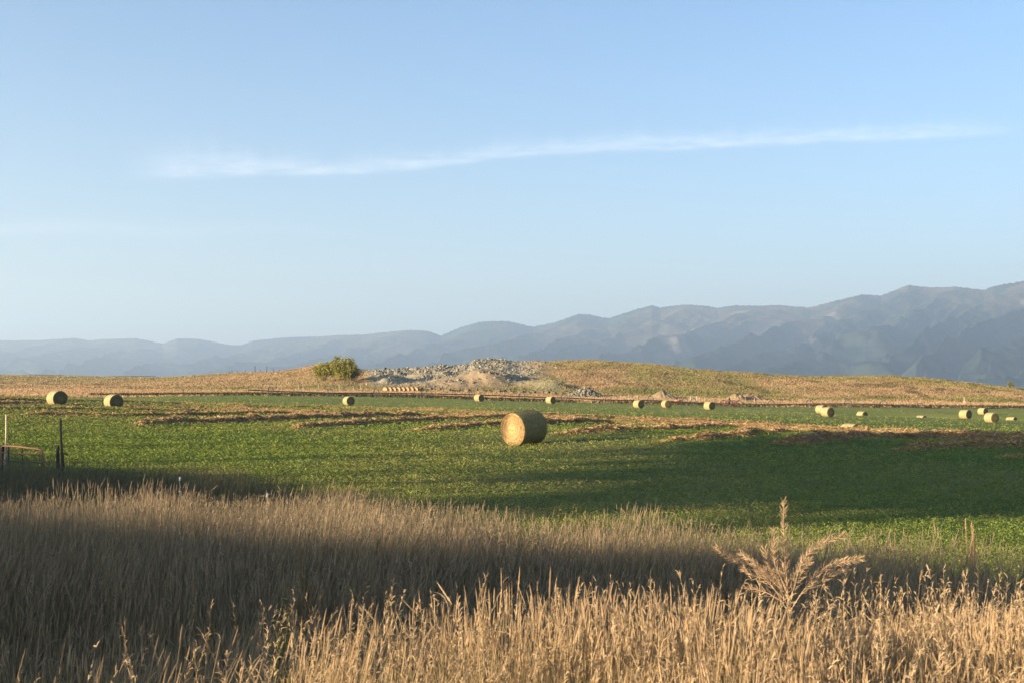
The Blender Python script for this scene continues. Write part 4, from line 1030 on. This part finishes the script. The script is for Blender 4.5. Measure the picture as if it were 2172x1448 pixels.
def mound(px, d, ax, ay, h, c0, c1, label, seed, name='earth_mound'):
    x0, y0, z0 = ground_at(px, d)
    ths = np.linspace(0, 2 * np.pi, 72, endpoint=False); rs = np.linspace(0, 1, 26)
    A, Q = np.meshgrid(ths, rs, indexing='ij'); X = np.cos(A) * Q * ax; Y = np.sin(A) * Q * ay
    n = fbm(X / 1.1 + seed, Y / 1.1, 181, 4, .6); g = fbm(A * 6 + seed, Q * 1.5, 183, 3)
    Z = height(X + x0, Y + y0) - z0 + h * np.clip(1 - Q ** 1.7, 0, 1) ** 1.2 * (1 + (g - .5) * .7) + (n - .5) * .5 * (1 - Q ** 3) - .12 * Q
    C = mixc(c0, c1, n)
    i = np.arange(72)[:, None]; j = np.arange(25)[None, :]; i2 = (i + 1) % 72
    o = mesh_np(name, np.stack([X, Y, Z], -1).reshape(-1, 3), np.stack([i * 26 + j, i * 26 + j + 1, i2 * 26 + j + 1, i2 * 26 + j], -1).reshape(-1, 4), M_rock, C.reshape(-1, 3), smooth=True)
    o.location = (x0, y0, z0); props(o, label, 'earth mound')
mound(1405, 318, 4.2, 3.6, 1.7, (.24, .175, .10), (.36, .27, .17), 'pointed pinkish earth mound beyond the pipe, above the two middle bales', 2)
mound(1563, 318, 3.6, 3.4, 1.5, (.26, .19, .10), (.38, .28, .15), 'rough yellowish earth mound just behind the red drive cart', 5)
mound(1594, 322, 5.0, 3.8, 1.6, (.22, .15, .085), (.36, .25, .14), 'brownish grassy earth mound touching the yellowish one on its right', 9)
def white_stones():
    for k, (p, q, lab) in enumerate([(769, 815, 'left one of two small white stones in the grass right of the willow'), (778, 815, 'right one of two small white stones in the grass right of the willow')]):
        x, y, z = hit(p, q, 280); V, Fq, C = rock_set(np.array([x]), np.array([y]), np.array([.30])); V = V - np.array([x, y, z]); V[:, 2] += .1
        o = mesh_np('white_stone', V, Fq, M_rock, C * 0 + np.array((.75, .72, .68))); o.location = (x, y, z); props(o, lab, 'stone')
white_stones()

# ------------------------------------------------------------------ willow shrubs and other woody plants
def leafy(name, base, h, rx, ry, n, leaf, cols, label, cat, seed, low=.12, trunks=5, lobes=7, gap=.25):
    r2 = np.random.default_rng(seed)
    root = empty(name, tuple(base), 0, label, cat)
    b = Bag()
    tops = []
    for k in range(trunks):
        a = r2.random() * 6.28; q = r2.random() ** .5
        t = np.array([np.cos(a) * q * rx * .6, np.sin(a) * q * ry * .6, h * (.55 + .3 * r2.random())]); m = t * .5 + np.array([r2.normal() * .1, r2.normal() * .1, .1]) * h * .2
        P = np.array([[t[0] * .12, t[1] * .12, -.2], [t[0] * .3, t[1] * .3, h * .2], m, t]); rr = h * .022
        tube_bag(b, P, np.array([1, .8, .55, .2]) * rr, (.12, .09, .06), 6)
        for e in range(3):
            f = .4 + .5 * r2.random(); s = P[1] * (1 - f) + t * f; e2 = s + np.array([r2.normal() * rx * .4, r2.normal() * ry * .4, h * .2 * r2.random()])
            tube_bag(b, [s, (s + e2) / 2 + np.array([0, 0, .03 * h]), e2], np.array([.4, .3, .12]) * rr, (.12, .09, .06), 5)
    b.build('trunk', M_wood, root, smooth=True)
    # crown: clumps inside lobes
    L = []
    for k in range(lobes):
        a = k / lobes * 6.28 + r2.random(); q = .2 + .5 * r2.random()
        L.append((np.cos(a) * q * rx, np.sin(a) * q * ry, h * (low + .30 + .34 * r2.random()), rx * (.38 + .2 * r2.random()), h * (.26 + .12 * r2.random())))
    L.append((0, 0, h * .68, rx * .5, h * .32)); L = np.array(L)
    nc = max(60, n // 40)
    li = r2.integers(0, len(L), nc); v = r2.normal(size=(nc, 3)); v /= np.linalg.norm(v, axis=1, keepdims=True); rad = r2.random((nc, 1)) ** .35
    cc = L[li, :3] + v * rad * np.stack([L[li, 3], L[li, 3] * ry / rx, L[li, 4]], -1)
    cc = cc[(cc[:, 2] > h * low)]
    tone = .75 + .5 * r2.random(len(cc))
    ci = r2.integers(0, len(cc), n); p = cc[ci] + r2.normal(size=(n, 3)) * np.array([rx, rx, h * .75]) * .075
    p[:, 2] = np.maximum(p[:, 2], h * low * .6)
    nr = r2.normal(size=(n, 3)); nr /= np.linalg.norm(nr, axis=1, keepdims=True)
    t1 = np.cross(nr, r2.normal(size=(n, 3)) + np.array([0, 0, 1.5])); t1 /= np.linalg.norm(t1, axis=1, keepdims=True); t2 = np.cross(nr, t1)
    s = leaf * (.6 + .8 * r2.random((n, 1)))
    V = np.stack([p - t1 * s * .55, p - t2 * s * 1.0, p + t1 * s * .55, p + t2 * s * 1.0], 1).reshape(-1, 3)
    C = mixc(cols[0], cols[1], r2.random(n)) * tone[ci][:, None]
    o = mesh_np('crown', V, np.arange(n * 4).reshape(-1, 4), M_leaf, np.repeat(C, 4, 0), parent=root)
    return root
WIL = ((.20, .20, .03), (.36, .33, .06))
x, y, z = ground_at(731, 352)
def at_px(px, py, d):
    rx, rz = ray(px, py); return np.array([rx * d, d, CAMZ + rz * d])
bz = at_px(731, 808, 352); bz[2] = float(height(bz[0], bz[1]))
leafy('willow', bz, at_px(731, 759, 352)[2] - bz[2], 4.2, 3.6, 11000, .20, WIL, 'tall rounded green willow with the larger crown, on the dry slope left of the rubble', 'tree', 11, low=.10)
bz = at_px(688, 804, 356); bz[2] = float(height(bz[0], bz[1]))
leafy('willow', bz, at_px(692, 768, 356)[2] - bz[2], 4.9, 3.2, 8000, .19, WIL, 'lower spreading green willow bush touching the taller one on its left', 'tree', 14, low=.08)
bz = at_px(2143, 824, 408); bz[2] = float(height(bz[0], bz[1]))
leafy('shrub', bz, at_px(2143, 807, 408)[2] - bz[2], 1.3, 1.2, 900, .16, ((.16, .17, .06), (.26, .26, .10)), 'small lone shrub on the brow of the hill at the right edge', 'shrub', 17, low=.05, trunks=3, lobes=4)
bz = at_px(2155, 822, 409); bz[2] = float(height(bz[0], bz[1]))

# trees on the bank outside the frame, whose shadow falls over the field
def bank_tree(v, u, h, rx, seed, low, label, n=9000):
    p = SU * u + SV * v
    bz = np.array([p[0], p[1], float(height(p[0], p[1]))])
    leafy('shade_tree', bz, h, rx, rx, n, .42, ((.05, .08, .02), (.09, .13, .03)), label, 'tree', seed, low=low, trunks=3, lobes=8)
BTREES = [(-51.5, -46, 13.5, 7.0, 21, .56, 'tall leafy tree on the bank outside the frame, farthest from the road', 15000),
          (-41.5, -46, 12.4, 6.8, 25, .34, 'tall rounded tree on the bank outside the frame, second farthest from the road', 15000),
          (-33.6, -47, 10.6, 5.4, 22, .20, 'broad leafy tree on the bank outside the frame, middle of the row', 13000),
          (-26.6, -46, 9.6, 4.6, 24, .25, 'low branched leafy tree on the bank outside the frame, second from the road', 9000),
          (-30.2, -49, 9.8, 4.0, 26, .44, 'rounded leafy tree set back between two others on the bank outside the frame', 9000),
          (-23.4, -49, 8.8, 3.4, 28, .22, 'smaller leafy tree set back between two others on the bank outside the frame', 6000),
          (-20.3, -46, 8.6, 4.4, 23, .12, 'thin crowned tree on the bank outside the frame, nearest the road', 6500)]
for a in BTREES: bank_tree(*a)

# ------------------------------------------------------------------ dried weed and other single plants in the foreground
def build_dried_weed():
    d = 6.5
    def wp(zx, zy, dd=0.0):
        return at_px(1500 + zx / 5.791, 1050 + zy / 5.791, d + dd)
    BR = [([(1000, 1440), (985, 1100), (955, 800), (940, 450), (940, 60)], 0, 1.0), ([(1000, 1440), (850, 1180), (700, 970), (480, 820), (300, 770), (180, 700), (110, 630)], -.12, 1.1),
          ([(990, 1250), (830, 1000), (740, 850), (700, 640)], .10, 1.0), ([(970, 1150), (830, 850), (815, 650), (812, 420)], -.06, .9), ([(1010, 1350), (1110, 960), (1180, 790), (1300, 650), (1450, 560), (1600, 520), (1680, 480)], .08, 1.0),
          ([(1020, 1420), (1170, 1180), (1330, 990), (1480, 860), (1600, 820), (1750, 800), (1900, 765)], -.10, 1.1), ([(1130, 1230), (1400, 1050), (1560, 930), (1720, 900)], -.02, .9), ([(950, 1320), (750, 1200), (600, 1150), (450, 1140)], .1, .6),
          ([(930, 1260), (700, 1020), (520, 960), (440, 900)], .05, 1.0), ([(980, 1200), (900, 1000), (860, 900)], .15, .8), ([(995, 1180), (1060, 1000), (1130, 850), (1190, 760)], .15, .9), ([(940, 1180), (640, 900), (520, 780), (420, 720)], .18, 1.0), ([(1000, 1300), (1090, 1080), (1190, 900), (1260, 800)], -.15, .8),
          ([(1000, 1380), (880, 1100), (790, 990), (680, 900)], -.2, .9), ([(1060, 1330), (1250, 1120), (1400, 960), (1500, 900)], .2, .8)]
    x0 = wp(1000, 1440); g = float(height(x0[0], x0[1])); base = np.array([x0[0], x0[1], g])
    root = empty('dried_weed', tuple(base), 0, 'tall dead bristly weed with spreading feathery branches above the lit grass at right', 'weed')
    tan0, tan1 = np.array((.45, .31, .18)), np.array((.66, .48, .30))
    stem = Bag(); tube_bag(stem, [(0, 0, -.05), (.01, 0, (x0[2] - g) * .5), x0 - base], np.array([.008, .007, .006]), tan0, 7); stem.build('stem', M_grass, root)
    r2 = np.random.default_rng(5)
    for pts, off, dens in BR:
        P = np.array([wp(a, b_, off * k / (len(pts) - 1)) for k, (a, b_) in enumerate(pts)])
        t = np.linspace(0, len(P) - 1, 40); fine = np.stack([np.interp(t, np.arange(len(P)), P[:, i]) for i in range(3)], -1)
        for _ in range(3): fine[1:-1] = (fine[:-2] + fine[1:-1] * 2 + fine[2:]) / 4
        b = Bag(); tube_bag(b, fine - base, np.linspace(.0030, .0010, 40), mixc(tan0, tan1, .4), 5)
        L = np.linalg.norm(np.diff(fine, axis=0), axis=1).sum(); n = int(L * 520 * dens)
        s = (.18 + .82 * r2.random(n) ** .8) * 38.9; i = s.astype(int); f = (s - i)[:, None]
        c0 = fine[i] * (1 - f) + fine[i + 1] * f; tg = fine[np.minimum(i + 1, 39)] - fine[i]; tg /= np.linalg.norm(tg, axis=1, keepdims=True)
        rad = r2.normal(size=(n, 3)); rad -= tg * np.sum(rad * tg, 1, keepdims=True); rad /= np.linalg.norm(rad, axis=1, keepdims=True)
        dr = tg * .75 + rad * (.75 + .3 * r2.random((n, 1))); dr /= np.linalg.norm(dr, axis=1, keepdims=True)
        ln = (.022 + .026 * r2.random(n))[:, None] * (1.15 - .5 * (s / 39)[:, None])
        Q = np.stack([c0, c0 + dr * ln * .6, c0 + (dr + tg * .25) * ln], 1) - base
        S = np.cross(dr, r2.normal(size=(n, 3))); S /= np.linalg.norm(S, axis=1, keepdims=True)
        Cc = mixc(tan0, tan1, r2.random(n))
        V, q, CC = ribbons(Q, np.repeat([[.0008, .0009, .0005]], n, 0), S, np.repeat(Cc[:, None, :], 3, 1)); b.add(V, q, CC)
        b.build('branch', M_grass, root)
build_dried_weed()
def leafy_weed(px, pytop, d, n, c0, c1, label, seed, spread=.09, flowers=None, cat='weed'):
    r2 = np.random.default_rng(seed); x, y, z = ground_at(px, d); zt = at_px(px, pytop, d)[2]; h = zt - z
    root = empty('green_weed', (x, y, z), 0, label, cat)
    b = Bag(); tips = []
    for k in range(5):
        a = r2.random() * 6.28; t = np.array([np.cos(a) * spread * (k > 0) * 1.3, np.sin(a) * spread * (k > 0), h * (1 if k == 0 else .72 + .2 * r2.random())])
        P = np.array([[0, 0, -.03], t * (.3, .3, .5), t]); tube_bag(b, P, [.004, .003, .0015], np.asarray(c0), 5); tips.append(P)
    b.build('stem', M_leaf, root)
    k = r2.integers(0, 5, n); f = .25 + .75 * r2.random(n); T = np.array([t[2] for t in tips]); c = T[k] * f[:, None] + r2.normal(size=(n, 3)) * .014
    nr = r2.normal(size=(n, 3)); nr /= np.linalg.norm(nr, axis=1, keepdims=True); t1 = np.cross(nr, r2.normal(size=(n, 3))); t1 /= np.linalg.norm(t1, axis=1, keepdims=True); t2 = np.cross(nr, t1); s = .013 * (.6 + .8 * r2.random((n, 1)))
    V = np.stack([c - t1 * s * .5, c - t2 * s * 1.3, c + t1 * s * .5, c + t2 * s * 1.3], 1).reshape(-1, 3)
    C = np.repeat(mixc(c0, c1, r2.random(n)), 4, 0)
    mesh_np('foliage', V, np.arange(n * 4).reshape(-1, 4), M_leaf, C, parent=root)
leafy_weed(605, 1232, 5.6, 190, (.12, .16, .03), (.30, .34, .06), 'bright green weed with yellow green tips among the dry grass, lower left', 3, .035)
leafy_weed(1222, 1068, 14.6, 700, (.09, .10, .03), (.22, .20, .07), 'bushy olive weed standing above the grass edge right of centre', 4, .16)
leafy_weed(1245, 1078, 14.4, 300, (.09, .10, .03), (.20, .19, .07), 'smaller olive weed close beside the bushy one on its right', 6, .10)
def stalk_plant(px, pytop, d, label, seed, n=3, c=(.46, .34, .17)):
    r2 = np.random.default_rng(seed); x, y, z = ground_at(px, d); h = at_px(px, pytop, d)[2] - z
    b = Bag()
    for k in range(n):
        ox = r2.normal() * .025; hh = h * (1 - .12 * k); s = np.linspace(0, 1, 8)
        P = np.stack([ox * (.5 + s) + .012 * np.sin(s * 4 + k), r2.normal() * .03 * s, hh * s - .03 * (1 - s)], -1); tube_bag(b, P, np.linspace(.004, .002, 8), c, 6)
        m = 150; f = .45 + .55 * r2.random(m); cc = np.stack([np.interp(f, s, P[:, i]) for i in range(3)], -1); nr = r2.normal(size=(m, 3)); nr /= np.linalg.norm(nr, axis=1, keepdims=True)
        S = np.cross(nr, (0, 0, 1.)); S /= np.linalg.norm(S, axis=1, keepdims=True)
        Q = np.stack([cc, cc + nr * .008 + (0, 0, .008), cc + nr * .010 + (0, 0, .02)], 1); V, q, CC = ribbons(Q, np.repeat([[.003, .004, .001]], m, 0), S, np.broadcast_to(np.asarray(c) * 1.2, (m, 3, 3))); b.add(V, q, CC)
    o = b.build('weed_stalk', M_grass); o.location = (x, y, z); props(o, label, 'weed stalk')
stalk_plant(2042, 1100, 11.2, 'tallest group of upright dry dock stalks at the field edge, far right', 2, 4)
stalk_plant(2061, 1108, 11.3, 'pair of dry dock stalks just right of the tallest group', 5, 2)
stalk_plant(2072, 1116, 11.4, 'single thin dry stalk right of the pair of dock stalks', 8, 1)
stalk_plant(656, 1170, 6.6, 'single fuzzy brown seed stalk rising over the lit grass, left of centre', 9, 2, (.26, .18, .085))
